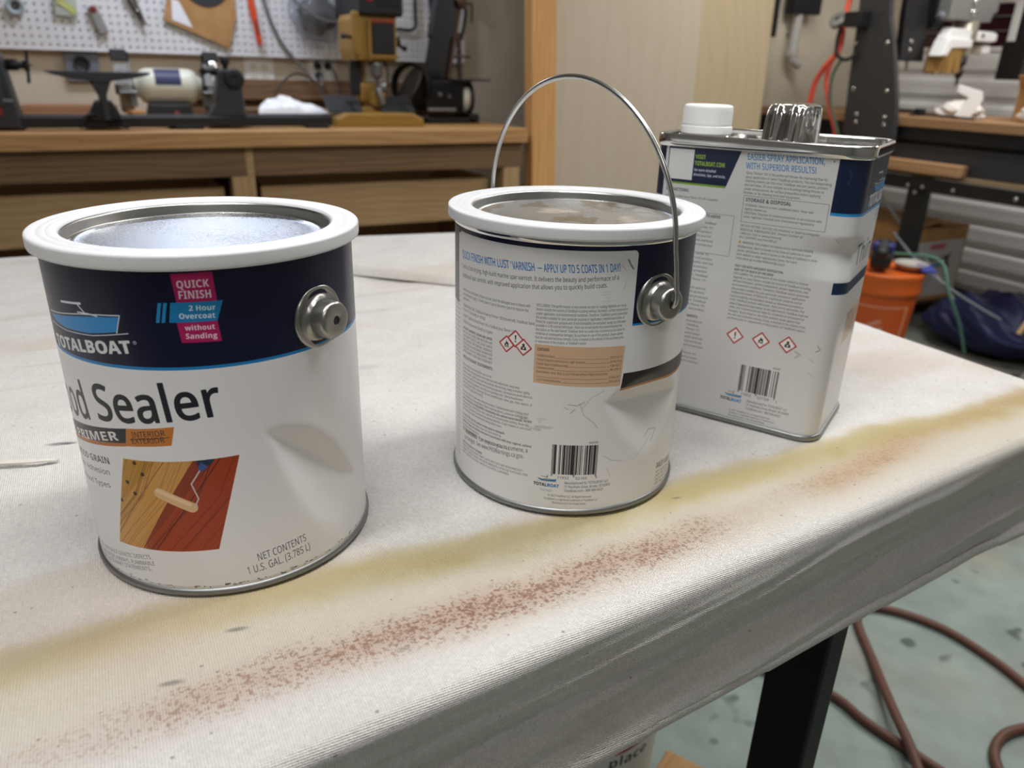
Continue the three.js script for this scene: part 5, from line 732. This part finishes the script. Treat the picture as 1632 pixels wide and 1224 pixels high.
// ------------------------------------------------------------------ belt and disc sander
{
  const t = thing('belt_disc_sander', 'black belt and disc sander with raised belt arm at the right bench end', 'sander', [1.23, 0.88, -3.0]);
  part(t, 'base', merge([span(-0.115, 0.12, 0.0, 0.02, -0.12, 0.1, 0.005), span(0.09, 0.135, 0.0, 0.035, -0.1, 0.1, 0.005), span(-0.12, -0.08, 0.0, 0.028, -0.1, 0.1, 0.005)]), M.black);
  part(t, 'housing', merge([rbox(0.17, 0.12, 0.16, 0.014).translate(-0.005, 0.1, 0.0), rbox(0.08, 0.05, 0.12, 0.01).translate(-0.05, 0.165, 0)]), M.blackSteel, 'black motor housing'); part(t, 'nameplate', rbox(0.12, 0.012, 0.004, 0.001).translate(-0.02, 0.05, 0.082), M.silver);
  part(t, 'knob', at(lathe([[0, 0.012], [0.008, 0.012], [0.01, 0], [0, 0]], 18), -0.03, 0.105, 0.08, Math.PI / 2), M.grayPlastic); part(t, 'knob', at(lathe([[0, 0.01], [0.006, 0.01], [0.008, 0], [0, 0]], 18), 0.01, 0.098, 0.08, Math.PI / 2), M.grayPlastic);
  part(t, 'disc', at(lathe([[0, 0], [0.074, 0], [0.076, 0.003], [0.076, 0.012], [0, 0.012]], 48), -0.125, 0.135, 0.03, 0, 0, Math.PI / 2 - 0.5), std({ color: 0x57504b, roughness: 0.95 }), 'sanding disc'); part(t, 'disc_guard', at(lathe([[0.07, -0.01], [0.083, -0.01], [0.084, 0.02], [0.078, 0.022], [0.077, -0.006]], 48), -0.122, 0.133, 0.03, 0, 0.7, Math.PI / 2), M.black);
  part(t, 'end_cap', at(lathe([[0, 0.03], [0.05, 0.03], [0.058, 0.02], [0.06, -0.05], [0, -0.05]], 40), 0.095, 0.09, 0.0, 0, 0, -Math.PI / 2), M.cream, 'cream pulley cover'); part(t, 'end_guard', at(lathe([[0.055, 0], [0.066, 0], [0.066, 0.014], [0.055, 0.014], [0.055, 0]], 40), 0.116, 0.09, 0, 0, 0, -Math.PI / 2), M.black);
  part(t, 'table', rbox(0.165, 0.008, 0.13, 0.003).translate(0.105, 0.16, 0.03), M.iron, 'grey work table'); part(t, 'table_bracket', extr([[0.07, 0.09], [0.13, 0.155], [0.03, 0.155]], 0.02, 0.003).translate(0, 0, 0.02), M.black);
  // belt arm, leaning right
  const A = (g) => at(g, -0.03, 0.15, 0.0, 0, 0, -0.19);
  part(t, 'belt_arm', A(extr([[-0.036, -0.02], [0.036, -0.02], [0.036, 0.16], [0.05, 0.18], [0.05, 0.3], [0.03, 0.312], [-0.035, 0.312], [-0.045, 0.3], [-0.045, 0.16], [-0.036, 0.15]], 0.05, 0.004).translate(0.0, 0, -0.01)), M.dark, 'dark grey belt arm');
  part(t, 'sanding_belt', A(merge([span(0.05, 0.062, -0.01, 0.31, -0.06, 0.04, 0.004, 'y'), at(lathe([[0.0, -0.05], [0.026, -0.05], [0.026, 0.05], [0, 0.05]], 24), 0.05, 0.3, -0.01, Math.PI / 2)])), std({ color: 0x5d4436, roughness: 0.95 }), 'brown sanding belt');
  part(t, 'stop_rod', merge([bar(V(0.085, 0.16, 0.02), V(0.078, 0.33, 0.02), 0.009), bar(V(0.05, 0.245, 0.03), V(0.125, 0.245, 0.03), 0.005)]), std({ color: 0x4b3f3c, roughness: 0.5, metalness: 0.4 })); part(t, 'tension_lever', cappedTube([[0.1, 0.43, -0.02], [0.115, 0.42, 0.0], [0.112, 0.36, 0.0], [0.1, 0.31, 0.0]], 0.007, 30, 8), M.black);
}

// ------------------------------------------------------------------ router table in front of the garage door
{
  const t = thing('router_bench', 'black steel framed bench with a brown board top under the routing machine', 'bench');
  const z0 = -3.2, z1 = -0.5, X = 3.12;
  part(t, 'top_board', span(X, 3.78, 0.901, 0.94, z0, z1, 0.003, 'z'), M.mdf, 'brown board top');
  part(t, 'top_rail', merge([span(X + 0.012, X + 0.05, 0.847, 0.899, z0, z1), span(3.7, 3.74, 0.847, 0.899, z0, z1)]), M.blackSteel);
  part(t, 'drawer_panel', span(X + 0.03, X + 0.05, 0.72, 0.83, z0, z1), M.dark, 'dark grey panel under the top'); part(t, 'back_panel', span(X + 0.055, X + 0.07, 0.72, 0.9, z0, z1), M.black); part(t, 'lower_shelf', span(X + 0.02, 3.45, 0.7, 0.72, z0, z1, 0.002, 'z'), woodMat(0xa08a68, 0x7d6748, 111));  // black back panel is added so the gap below the top rail reads as shade
  part(t, 'angle_rail', span(X, X + 0.012, 0.644, 0.7, z0, z1, 0.002), M.black, 'black angle iron rail');
  for (const [x, z] of [[X + 0.02, -3.05], [X + 0.02, -2.165], [X + 0.02, -0.62], [3.7, -3.05], [3.7, -0.62]]) part(t, 'leg', span(x, x + 0.04, 0, 0.7, z - 0.045, z + 0.045, 0.003), M.black);
  for (const [z, y] of [[-2.2, 0.66], [-2.13, 0.662], [-2.16, 0.635], [-1.99, 0.665], [-1.73, 0.668], [-2.42, 0.668]]) part(t, 'bolt', at(lathe([[0, 0.005], [0.006, 0.0045], [0.0085, 0.001], [0.0085, 0], [0, 0]], 18), X, y, z, 0, 0, Math.PI / 2), M.steel);
  part(t, 'brace', bar(V(X + 0.05, 0.64, -2.42), V(X + 0.1, 0.18, -1.9), 0.006), M.dullSteel);
  solo('wood_plank', 'tan wooden plank resting on the front rail under the routing bench', 'plank', span(-0.6, 0.6, 0, 0.046, -0.03, 0.03, 0.004, 'x'), woodMat(0xb08a62, 0x8a6440, 113), [X - 0.002 + 0.0, 0.72, -2.563], -Math.PI / 2);
}
{
  const t = thing('routing_machine', 'tall black gantry routing machine with a brush-skirted spindle', 'routing machine');
  // side plate outside the front edge of the bench
  part(t, 'side_plate', at(extr([[2.3, 0.84], [2.57, 0.84], [2.583, 0.98], [2.592, 1.1], [2.602, 1.28], [2.612, 1.42], [2.6, 1.56], [2.46, 1.56], [2.462, 1.47], [2.438, 1.335], [2.402, 1.25], [2.362, 1.13], [2.318, 0.98]], 0.025, 0.002), 3.09, 0, 0, 0, Math.PI / 2, 0), std({ color: 0x333335, roughness: 0.55 }), 'tall black side plate');
  for (const [z, y] of [[-2.588, 1.233], [-2.424, 1.233], [-2.556, 1.042], [-2.378, 1.04], [-2.512, 0.937], [-2.363, 0.934], [-2.508, 0.904], [-2.358, 0.901]]) part(t, 'screw', at(lathe([[0, 0.006], [0.006, 0.0055], [0.0085, 0.003], [0.0085, 0], [0, 0]], 18), 3.09, y, z, 0, 0, Math.PI / 2), M.chrome);
  part(t, 'motor', merge([rbox(0.06, 0.062, 0.09, 0.004).translate(3.055, 1.328, -2.58), rbox(0.012, 0.066, 0.012, 0.002).translate(3.08, 1.328, -2.536)]), M.black, 'black stepper motor'); part(t, 'motor_face', at(lathe([[0.012, 0.006], [0.04, 0.006], [0.042, 0.0], [0.042, -0.014], [0, -0.014]], 32), 3.045, 1.333, -2.672, 0, 0, 0.9), M.silver, 'grey motor ring');
  part(t, 'motor_bracket', rbox(0.03, 0.05, 0.05, 0.004).translate(3.055, 1.333, -2.645), M.silver);
  part(t, 'beam', merge([span(3.1, 4.05, 1.5, 1.62, -2.58, -2.48)]), M.blackSteel);
  part(t, 'tool_plate', at(extr([[3.2, 1.165], [3.36, 1.165], [3.318, 1.4], [3.318, 1.56], [3.172, 1.56], [3.175, 1.36]], 0.03, 0.003), 0, 0, -2.46), M.black, 'black hanging plate'); for (const y of [1.245, 1.21]) part(t, 'screw', at(lathe([[0, 0.006], [0.006, 0.0055], [0.0085, 0.003], [0.0085, 0], [0, 0]], 18), 3.25, y, -2.43, Math.PI / 2), M.chrome); part(t, 'cable_end', bar(V(3.262, 1.17, -2.44), V(3.27, 1.13, -2.44), 0.006), M.dim);
  part(t, 'post', rbox(0.06, 0.3, 0.06, 0.004).translate(3.38, 1.45, -2.44), M.black);
  part(t, 'spindle_clamp', extr([[3.36, 1.338], [3.655, 1.338], [3.665, 1.37], [3.69, 1.38], [3.69, 1.42], [3.672, 1.56], [3.36, 1.56]], 0.1, 0.004).translate(0, 0, -2.45), M.silver, 'grey metal spindle clamp'); part(t, 'clamp_knob', at(lathe([[0, 0.02], [0.018, 0.018], [0.02, 0], [0, 0]], 20), 3.352, 1.35, -2.38, 0, 0, Math.PI / 2 + 0.4), M.grayPlastic);
  for (const y of [1.412, 1.37]) part(t, 'clamp_bolt', at(lathe([[0, 0.012], [0.012, 0.011], [0.017, 0.005], [0.017, 0], [0, 0]], 20), 3.515, y, -2.35, Math.PI / 2), M.chrome);
  part(t, 'spindle', lathe([[0, 1.18], [0.04, 1.182], [0.046, 1.2], [0.046, 1.25], [0.054, 1.256], [0.054, 1.34], [0, 1.34]], 40).translate(3.56, 0, -2.4), std({ color: 0xa39d90, roughness: 0.4, metalness: 0.6 }), 'grey spindle body');
  part(t, 'dust_shoe', merge([extr([[3.37, 1.262], [3.4, 1.305], [3.71, 1.298], [3.735, 1.29], [3.735, 1.262], [3.7, 1.256]], 0.05, 0.006).translate(0, 0.0, -2.4), at(extr([[3.34, 1.19], [3.365, 1.256], [3.38, 1.263], [3.535, 1.26], [3.535, 1.228], [3.4, 1.222], [3.376, 1.188]], 0.07, 0.005), 0, 0, -2.4), rbox(0.06, 0.04, 0.06, 0.01).translate(3.71, 1.225, -2.4)]), M.whitePlastic, 'white plastic dust shoe'); part(t, 'shoe_screw', at(lathe([[0, 0.003], [0.008, 0.003], [0.009, 0], [0, 0]], 20), 3.625, 1.281, -2.35, Math.PI / 2), M.black);
  const bristles = []; for (let i = 0; i < 44; i++) { const a = i / 44 * 2 * Math.PI, x = 3.45 + 0.085 * Math.cos(a), z = -2.395 + 0.05 * Math.sin(a); bristles.push(bar(V(x, 1.225, z), V(x + 0.016 * (rnd() - 0.65), 1.115 + 0.01 * rnd(), z + 0.01 * (rnd() - 0.5)), 0.0085, 0.006, 6)); } const bm = part(t, 'brush_skirt', merge(bristles), M.brush, 'tan bristle brush skirt'); bm.userData.kind = 'stuff';
  part(t, 'collet', lathe([[0, 1.07], [0.006, 1.07], [0.007, 1.1], [0.014, 1.104], [0.018, 1.12], [0.018, 1.135], [0.01, 1.14], [0.01, 1.15], [0.02, 1.155], [0.02, 1.185], [0, 1.185]], 24).translate(3.53, 0, -2.36), M.blackSteel, 'dark collet and bit');
  part(t, 'drag_chain_end', span(3.9, 3.96, 1.1, 1.27, -2.42, -2.3), M.black); part(t, 'bolt', at(lathe([[0, 0.006], [0.008, 0.005], [0.01, 0], [0, 0]], 18), 3.92, 1.24, -2.3, Math.PI / 2), M.chrome); part(t, 'drag_chain_arm', span(3.92, 3.95, 1.27, 1.56, -2.38, -2.34), M.black);
}
{
  const oh = std({ color: 0xe8573f, roughness: 0.45 }), oh2 = std({ color: 0xc8503c, roughness: 0.5 }), gr = std({ color: 0x2f4a36, roughness: 0.6 });
  solo('air_hose', 'orange hose curving left from behind the black side plate', 'hose', cappedTube([[3.16, 1.5, -2.72], [3.12, 1.33, -2.7], [3.07, 1.2, -2.66], [3.05, 1.15, -2.69], [3.05, 1.07, -2.744], [3.05, 0.97, -2.76], [3.04, 0.86, -2.77], [3.02, 0.72, -2.8]], 0.0125, 90, 10), oh);
  solo('air_hose', 'second orange hose hanging straight down beside the side plate', 'hose', cappedTube([[3.08, 1.19, -2.685], [3.06, 1.13, -2.69], [3.06, 1.07, -2.69], [3.055, 0.976, -2.648], [3.05, 0.896, -2.6], [3.05, 0.86, -2.58], [3.05, 0.7, -2.55]], 0.011, 80, 10), oh2);
  solo('electric_cable', 'thin dark green cable hanging by the side plate', 'cable', cappedTube([[3.06, 1.16, -2.63], [3.05, 1.1, -2.65], [3.05, 1.0, -2.645], [3.045, 0.92, -2.6], [3.04, 0.86, -2.56], [3.03, 0.7, -2.5]], 0.006, 60, 8), gr);
  solo('electric_cable', 'black cable looping from the stepper motor', 'cable', cappedTube([[3.045, 1.296, -2.65], [3.045, 1.24, -2.655], [3.045, 1.19, -2.645], [3.05, 1.165, -2.61], [3.06, 1.17, -2.58], [3.08, 1.19, -2.572]], 0.0085, 50, 8), M.rubber);
}
// things on the routing bench
{
  let t = thing('cardboard_box', 'open cardboard box on the routing bench at the right edge', 'box', [3.5, 0.94, -1.91], 0.35);
  part(t, 'bottom_panel', span(-0.13, 0.13, 0, 0.004, -0.1, 0.1, 0.001), M.card); for (const [a, g] of [[0, span(-0.13, 0.13, 0.004, 0.13, -0.1, -0.096, 0.001)], [0, span(-0.13, 0.13, 0.004, 0.13, 0.096, 0.1, 0.001)], [0, span(-0.13, -0.126, 0.004, 0.13, -0.096, 0.096, 0.001)], [0, span(0.126, 0.13, 0.004, 0.13, -0.096, 0.096, 0.001)]]) part(t, 'side_panel', g, M.card);
  part(t, 'flap', at(span(0, 0.09, 0, 0.003, -0.1, 0.1, 0.001), -0.13, 0.13, 0, 0, 0, 2.6), M.card); part(t, 'flap', at(span(0, 0.09, 0, 0.003, -0.1, 0.1, 0.001), 0.13, 0.13, 0, 0, 0, 0.9), M.card);
  t = thing('packing_film', 'crumpled white wrapping lying against the open cardboard box', 'packaging', [3.33, 0.94, -2.17], -0.3);
  const cr = (w, h, d, s) => { const g = new THREE.SphereGeometry(1, 40, 28), p = g.attributes.position; for (let i = 0; i < p.count; i++) { const x = p.getX(i), y = p.getY(i), z = p.getZ(i), n = 0.66 + 0.62 * Math.abs(fbm(x * 2 + 9, y * 2 + z * 1.6 + 9, 99, 99, s, 4) - 0.2); p.setXYZ(i, x * w * n, Math.max(-h * 0.55, y * h * n) + h * 0.56, z * d * n); } g.computeVertexNormals(); return g; };
  part(t, 'wrapping', cr(0.1, 0.05, 0.12, 701), std({ color: 0xded8d2, roughness: 0.5 }));
  t = thing('foam_packing', 'white foam packing panel propped beside the open box', 'packaging', [3.24, 0.95, -2.05], 0.25);
  part(t, 'panel', at(extr([[-0.085, 0.005], [-0.03, -0.01], [0.01, 0.07], [0.0, 0.1], [-0.1, 0.125], [-0.1, 0.095], [-0.05, 0.075]], 0.016, 0.003), 0, 0, 0, 0, -0.8, 0), std({ color: 0xeceae8, roughness: 0.5 })); 
  t = thing('packing_film', 'pale crumpled wrapping spilling at the right of the open box', 'packaging', [3.3, 0.945, -1.82], 0.5); part(t, 'wrapping', cr(0.07, 0.045, 0.1, 709), std({ color: 0xd8d2cb, roughness: 0.5 }));
  t = thing('hand_clamp', 'small black clamp lying on the routing bench beside the side plate', 'clamp', [3.26, 0.94, -2.38]); part(t, 'bar', rbox(0.03, 0.012, 0.16, 0.003).translate(0, 0.02, 0), M.black); part(t, 'pad', rbox(0.04, 0.03, 0.03, 0.004).translate(0, 0.016, 0.06), M.blackSteel);
  solo('electric_cable', 'dark cable lying along the front of the routing bench top', 'cable', cappedTube([[3.2, 0.946, -2.32], [3.18, 0.95, -2.22], [3.17, 0.95, -2.14], [3.19, 0.946, -2.02]], 0.005, 50, 8), M.rubber);
}
// ------------------------------------------------------------------ under and in front of the routing bench
{
  const face = canvasTex(256, 256, (g) => { g.fillStyle = '#b9b4b1'; g.fillRect(0, 0, 256, 256); g.fillStyle = '#a83a3e'; g.fillRect(84, 14, 76, 24); g.fillStyle = '#d7b3b3'; g.fillRect(90, 22, 64, 3); g.fillStyle = '#33353c'; for (let i = 0; i < 8; i++) g.fillRect(40 + i * 17, 76 + (i % 3), 11, 14); g.strokeStyle = '#1c1d24'; g.lineWidth = 12; g.beginPath(); g.moveTo(196, 66); g.lineTo(170, 128); g.moveTo(172, 70); g.lineTo(200, 128); g.stroke(); g.fillStyle = '#4d86ac'; g.fillRect(100, 104, 58, 18); g.fillStyle = '#8f8b8a'; for (let i = 0; i < 5; i++) g.fillRect(50, 160 + i * 14, 90 - i * 9, 4); });
  let t = thing('cardboard_box', 'closed brown cardboard box with a printed grey label under the routing bench', 'box', [3.4, 0.1, -2.36]);
  part(t, 'carton', span(-0.15, 0.25, 0, 0.35, -0.24, 0.16, 0.003), M.card); part(t, 'printed_label', new THREE.PlaneGeometry(0.37, 0.27).translate(0.05, 0.155, 0.1615), std({ map: face, roughness: 0.6 }), 'grey printed label'); part(t, 'lid_flap', at(span(0, 0.2, 0, 0.004, -0.24, 0.16, 0.001), -0.15, 0.35, 0, 0, 0, 0.18), M.card); part(t, 'lid_flap', at(span(-0.2, 0, 0, 0.004, -0.24, 0.16, 0.001), 0.25, 0.35, 0, 0, 0, -0.05), M.card);
  solo('wood_crate', 'low dark board platform under the printed cardboard box', 'platform', merge([span(-0.3, 0.2, 0.08, 0.1, -0.45, 0.12), span(-0.26, -0.2, 0, 0.08, -0.45, 0.12), span(0.1, 0.16, 0, 0.08, -0.45, 0.12)]), M.dim, [3.5, 0, -2.33]);
  // orange bucket
  const print = canvasTex(512, 256, (g) => { g.fillStyle = '#c9571c'; g.fillRect(0, 0, 512, 256); g.strokeStyle = '#e0a183'; g.lineWidth = 5; g.strokeRect(200, 40, 150, 150); g.save(); g.translate(275, 150); g.rotate(-0.7); g.fillStyle = '#d48e78'; for (let i = 0; i < 4; i++) g.fillRect(-60, -40 + i * 24, 110 - i * 12, 14); g.restore(); });
  t = thing('orange_bucket', 'orange plastic bucket standing by the routing bench, behind the oblong can', 'bucket', [2.79, 0, -1.99], 1.97);
  const om = std({ color: 0xd0601e, roughness: 0.45 });
  const wall = lathe([[0.127, 0.0], [0.146, 0.28]], 64); part(t, 'wall', wall, std({ map: print, roughness: 0.45 })); part(t, 'floor', new THREE.CylinderGeometry(0.126, 0.126, 0.004, 48).translate(0, 0.004, 0), om);
  part(t, 'collar', lathe([[0.145, 0.28], [0.154, 0.282], [0.156, 0.3], [0.152, 0.305], [0.153, 0.34], [0.157, 0.345], [0.157, 0.362], [0.152, 0.366], [0.147, 0.36], [0.144, 0.28]], 64), om); part(t, 'lid', lathe([[0, 0.362], [0.145, 0.362], [0.15, 0.37], [0.158, 0.37], [0.159, 0.36]], 64), om);
  const handle = std({ color: 0xd8d6d2, roughness: 0.5 });
  part(t, 'bail', cappedTube([[0.158, 0.33, 0.0], [0.165, 0.26, 0.05], [0.15, 0.2, 0.1], [0.11, 0.17, 0.14], [0.06, 0.2, 0.16]], 0.003, 40, 8), M.steel);
  t = thing('power_tool', 'black and blue power tool lying on the orange bucket', 'power tool', [2.76, 0.372, -1.99], 0.6); part(t, 'body', rbox(0.17, 0.07, 0.08, 0.025).translate(0, 0.04, 0), M.black); part(t, 'grip', at(rbox(0.1, 0.05, 0.05, 0.02), -0.05, 0.085, 0, 0, 0, 0.5), M.black); part(t, 'blue_cover', rbox(0.06, 0.04, 0.085, 0.012).translate(-0.03, 0.09, 0), std({ color: 0x232c6e, roughness: 0.5 }), 'blue cover'); part(t, 'bolt', at(lathe([[0, 0.004], [0.009, 0.004], [0.01, 0], [0, 0]], 18), 0.02, 0.035, 0.04, Math.PI / 2), M.steel);
  t = thing('plastic_tray', 'pale shallow plastic tray lying on the orange bucket lid', 'tray', [2.87, 0.372, -1.93], 0.5); part(t, 'tray', lathe([[0, 0.0], [0.05, 0.0], [0.062, 0.02], [0.066, 0.022], [0.06, 0.026], [0.05, 0.008], [0, 0.008]], 36), std({ color: 0xa9a49c, roughness: 0.5 })); part(t, 'blue_strip', at(rbox(0.12, 0.012, 0.05, 0.003), -0.02, 0.012, 0.06, 0, 0.3, 0), std({ color: 0x39429a, roughness: 0.5 }), 'blue strip');
  // blue tarp bag
  const bag = new THREE.SphereGeometry(1, 72, 48), p = bag.attributes.position; for (let i = 0; i < p.count; i++) { const x = p.getX(i), y = p.getY(i), z = p.getZ(i), n = 0.8 + 0.5 * (fbm(x * 1.6 + 9, y * 1.6 + z * 1.9 + 9, 99, 99, 801, 4) - 0.4) - 0.08 * Math.abs(Math.sin(x * 5 + z * 4)); p.setXYZ(i, x * 0.3 * n, Math.max(0, (y * 0.5 + 0.42) * 0.3 * n), z * 0.34 * n); } bag.computeVertexNormals();
  solo('tarp_bundle', 'crumpled dark blue tarp bundle on the floor under the routing bench', 'tarp', bag, std({ color: 0x141a48, roughness: 0.55 }), [3.36, 0, -1.8]);
  solo('garden_tube', 'grey-green thin tube running from the bucket down over the blue tarp', 'tube', cappedTube([[2.93, 0.4, -2.08], [2.95, 0.41, -1.86], [2.93, 0.3, -1.78], [2.99, 0.17, -1.74], [3.04, 0.05, -1.72]], 0.006, 50, 8), std({ color: 0x4d7a66, roughness: 0.5 }));
  solo('grey_cord', 'grey cord sagging from the bench brace onto the blue tarp', 'cord', cappedTube([[3.1, 0.45, -2.2], [3.08, 0.36, -2.05], [3.08, 0.29, -1.9], [3.1, 0.24, -1.78], [3.12, 0.2, -1.66]], 0.006, 50, 8), M.grayPlastic);
  solo('clear_hose', 'grey ribbed hose curving along the floor in front of the blue tarp', 'hose', cappedTube([[3.0, 0.016, -1.86], [3.0, 0.016, -1.7], [2.95, 0.016, -1.56], [2.9, 0.03, -1.44], [2.96, 0.12, -1.4], [2.98, 0.26, -1.36]], 0.014, 70, 10), std({ color: 0x6b6b69, roughness: 0.4 }));
  t = thing('shop_vacuum', 'dark grey drum shaped machine on the floor at the right edge', 'vacuum', [3.2, 0, -1.36]); part(t, 'drum', lathe([[0, 0.01], [0.15, 0.01], [0.16, 0.03], [0.165, 0.26], [0.155, 0.28], [0, 0.28]], 48), M.dark); part(t, 'motor_head', lathe([[0, 0.42], [0.1, 0.42], [0.14, 0.38], [0.15, 0.28], [0, 0.28]], 40), M.black); part(t, 'rim', lathe([[0.16, 0.255], [0.17, 0.26], [0.17, 0.285], [0.16, 0.29]], 40), M.grayPlastic);
  const stick = solo('wood_stick', 'thin pale stick leaning on the dark drum at the right edge', 'stick', bar(V(2.97, 0.21, -1.5), V(3.09, 0.55, -1.44), 0.009, 0.009, 12), woodMat(0xcaa679, 0xa27d52, 117));
}
// ------------------------------------------------------------------ floor under the work table
{
  const hose = std({ color: 0x5c382b, roughness: 0.55 });
  solo('rubber_hose', 'reddish-brown rubber air hose coiled loosely on the floor by the table leg', 'hose', cappedTube([[0.9, 0.0088, -0.9], [1.06, 0.0088, -0.673], [1.066, 0.0088, -0.596], [1.08, 0.0088, -0.525], [1.1, 0.0088, -0.44], [1.16, 0.0088, -0.3]], 0.0088, 80, 12), hose);
  solo('rubber_hose', 'reddish-brown hose loop arching across the floor to the right edge', 'hose', cappedTube([[1.0, 0.0088, -0.42], [1.06, 0.0265, -0.5], [1.12, 0.0265, -0.588], [1.212, 0.009, -0.7], [1.29, 0.0088, -0.8], [1.335, 0.0088, -0.815], [1.378, 0.0088, -0.785], [1.427, 0.0088, -0.7], [1.435, 0.0088, -0.593], [1.425, 0.0088, -0.523], [1.4, 0.0088, -0.42]], 0.0088, 120, 12), hose);
  solo('rubber_hose', 'short reddish-brown hose curve at the lower right corner', 'hose', cappedTube([[1.36, 0.0088, -0.44], [1.314, 0.0088, -0.459], [1.265, 0.0088, -0.466], [1.215, 0.0088, -0.452], [1.18, 0.0088, -0.42], [1.15, 0.0088, -0.36]], 0.0088, 60, 12), hose);
  // white bucket under the table
  const pr = canvasTex(2048, 512, (g, w, h) => { g.fillStyle = '#d8d6d2'; g.fillRect(0, 0, w, h); g.fillStyle = '#a8141c'; g.beginPath(); g.moveTo(960, 158); g.lineTo(1080, 130); g.lineTo(1128, 138); g.lineTo(1080, 174); g.quadraticCurveTo(1010, 186, 950, 184); g.fill(); g.fillStyle = '#18181a'; g.font = 'bold 46px sans-serif'; g.save(); g.translate(932, 228); g.scale(1.45, 1); g.fillText('place', 0, 0); g.restore(); });
  const t = thing('white_bucket', 'white plastic bucket with red and black print under the table edge', 'bucket', [0.525, 0, -0.75], 3.24);
  part(t, 'wall', lathe([[0.127, 0.0], [0.147, 0.3]], 96), std({ map: pr, roughness: 0.45 })); part(t, 'floor', new THREE.CylinderGeometry(0.126, 0.126, 0.004, 48).translate(0, 0.004, 0), M.white);
  part(t, 'collar', lathe([[0.147, 0.3], [0.154, 0.302], [0.155, 0.315], [0.15, 0.32], [0.15, 0.355], [0.155, 0.36], [0.153, 0.368], [0.147, 0.364], [0.145, 0.3]], 64), M.white);
  solo('wood_offcut', 'tan wooden offcut on the floor behind the white bucket', 'offcut', span(-0.04, 0.04, 0, 0.05, -0.05, 0.05, 0.004), woodMat(0xb98f5e, 0x8d6538, 119), [0.665, 0, -0.62], 0.5);
}

scene.updateMatrixWorld(true);
renderer.render(scene, camera);
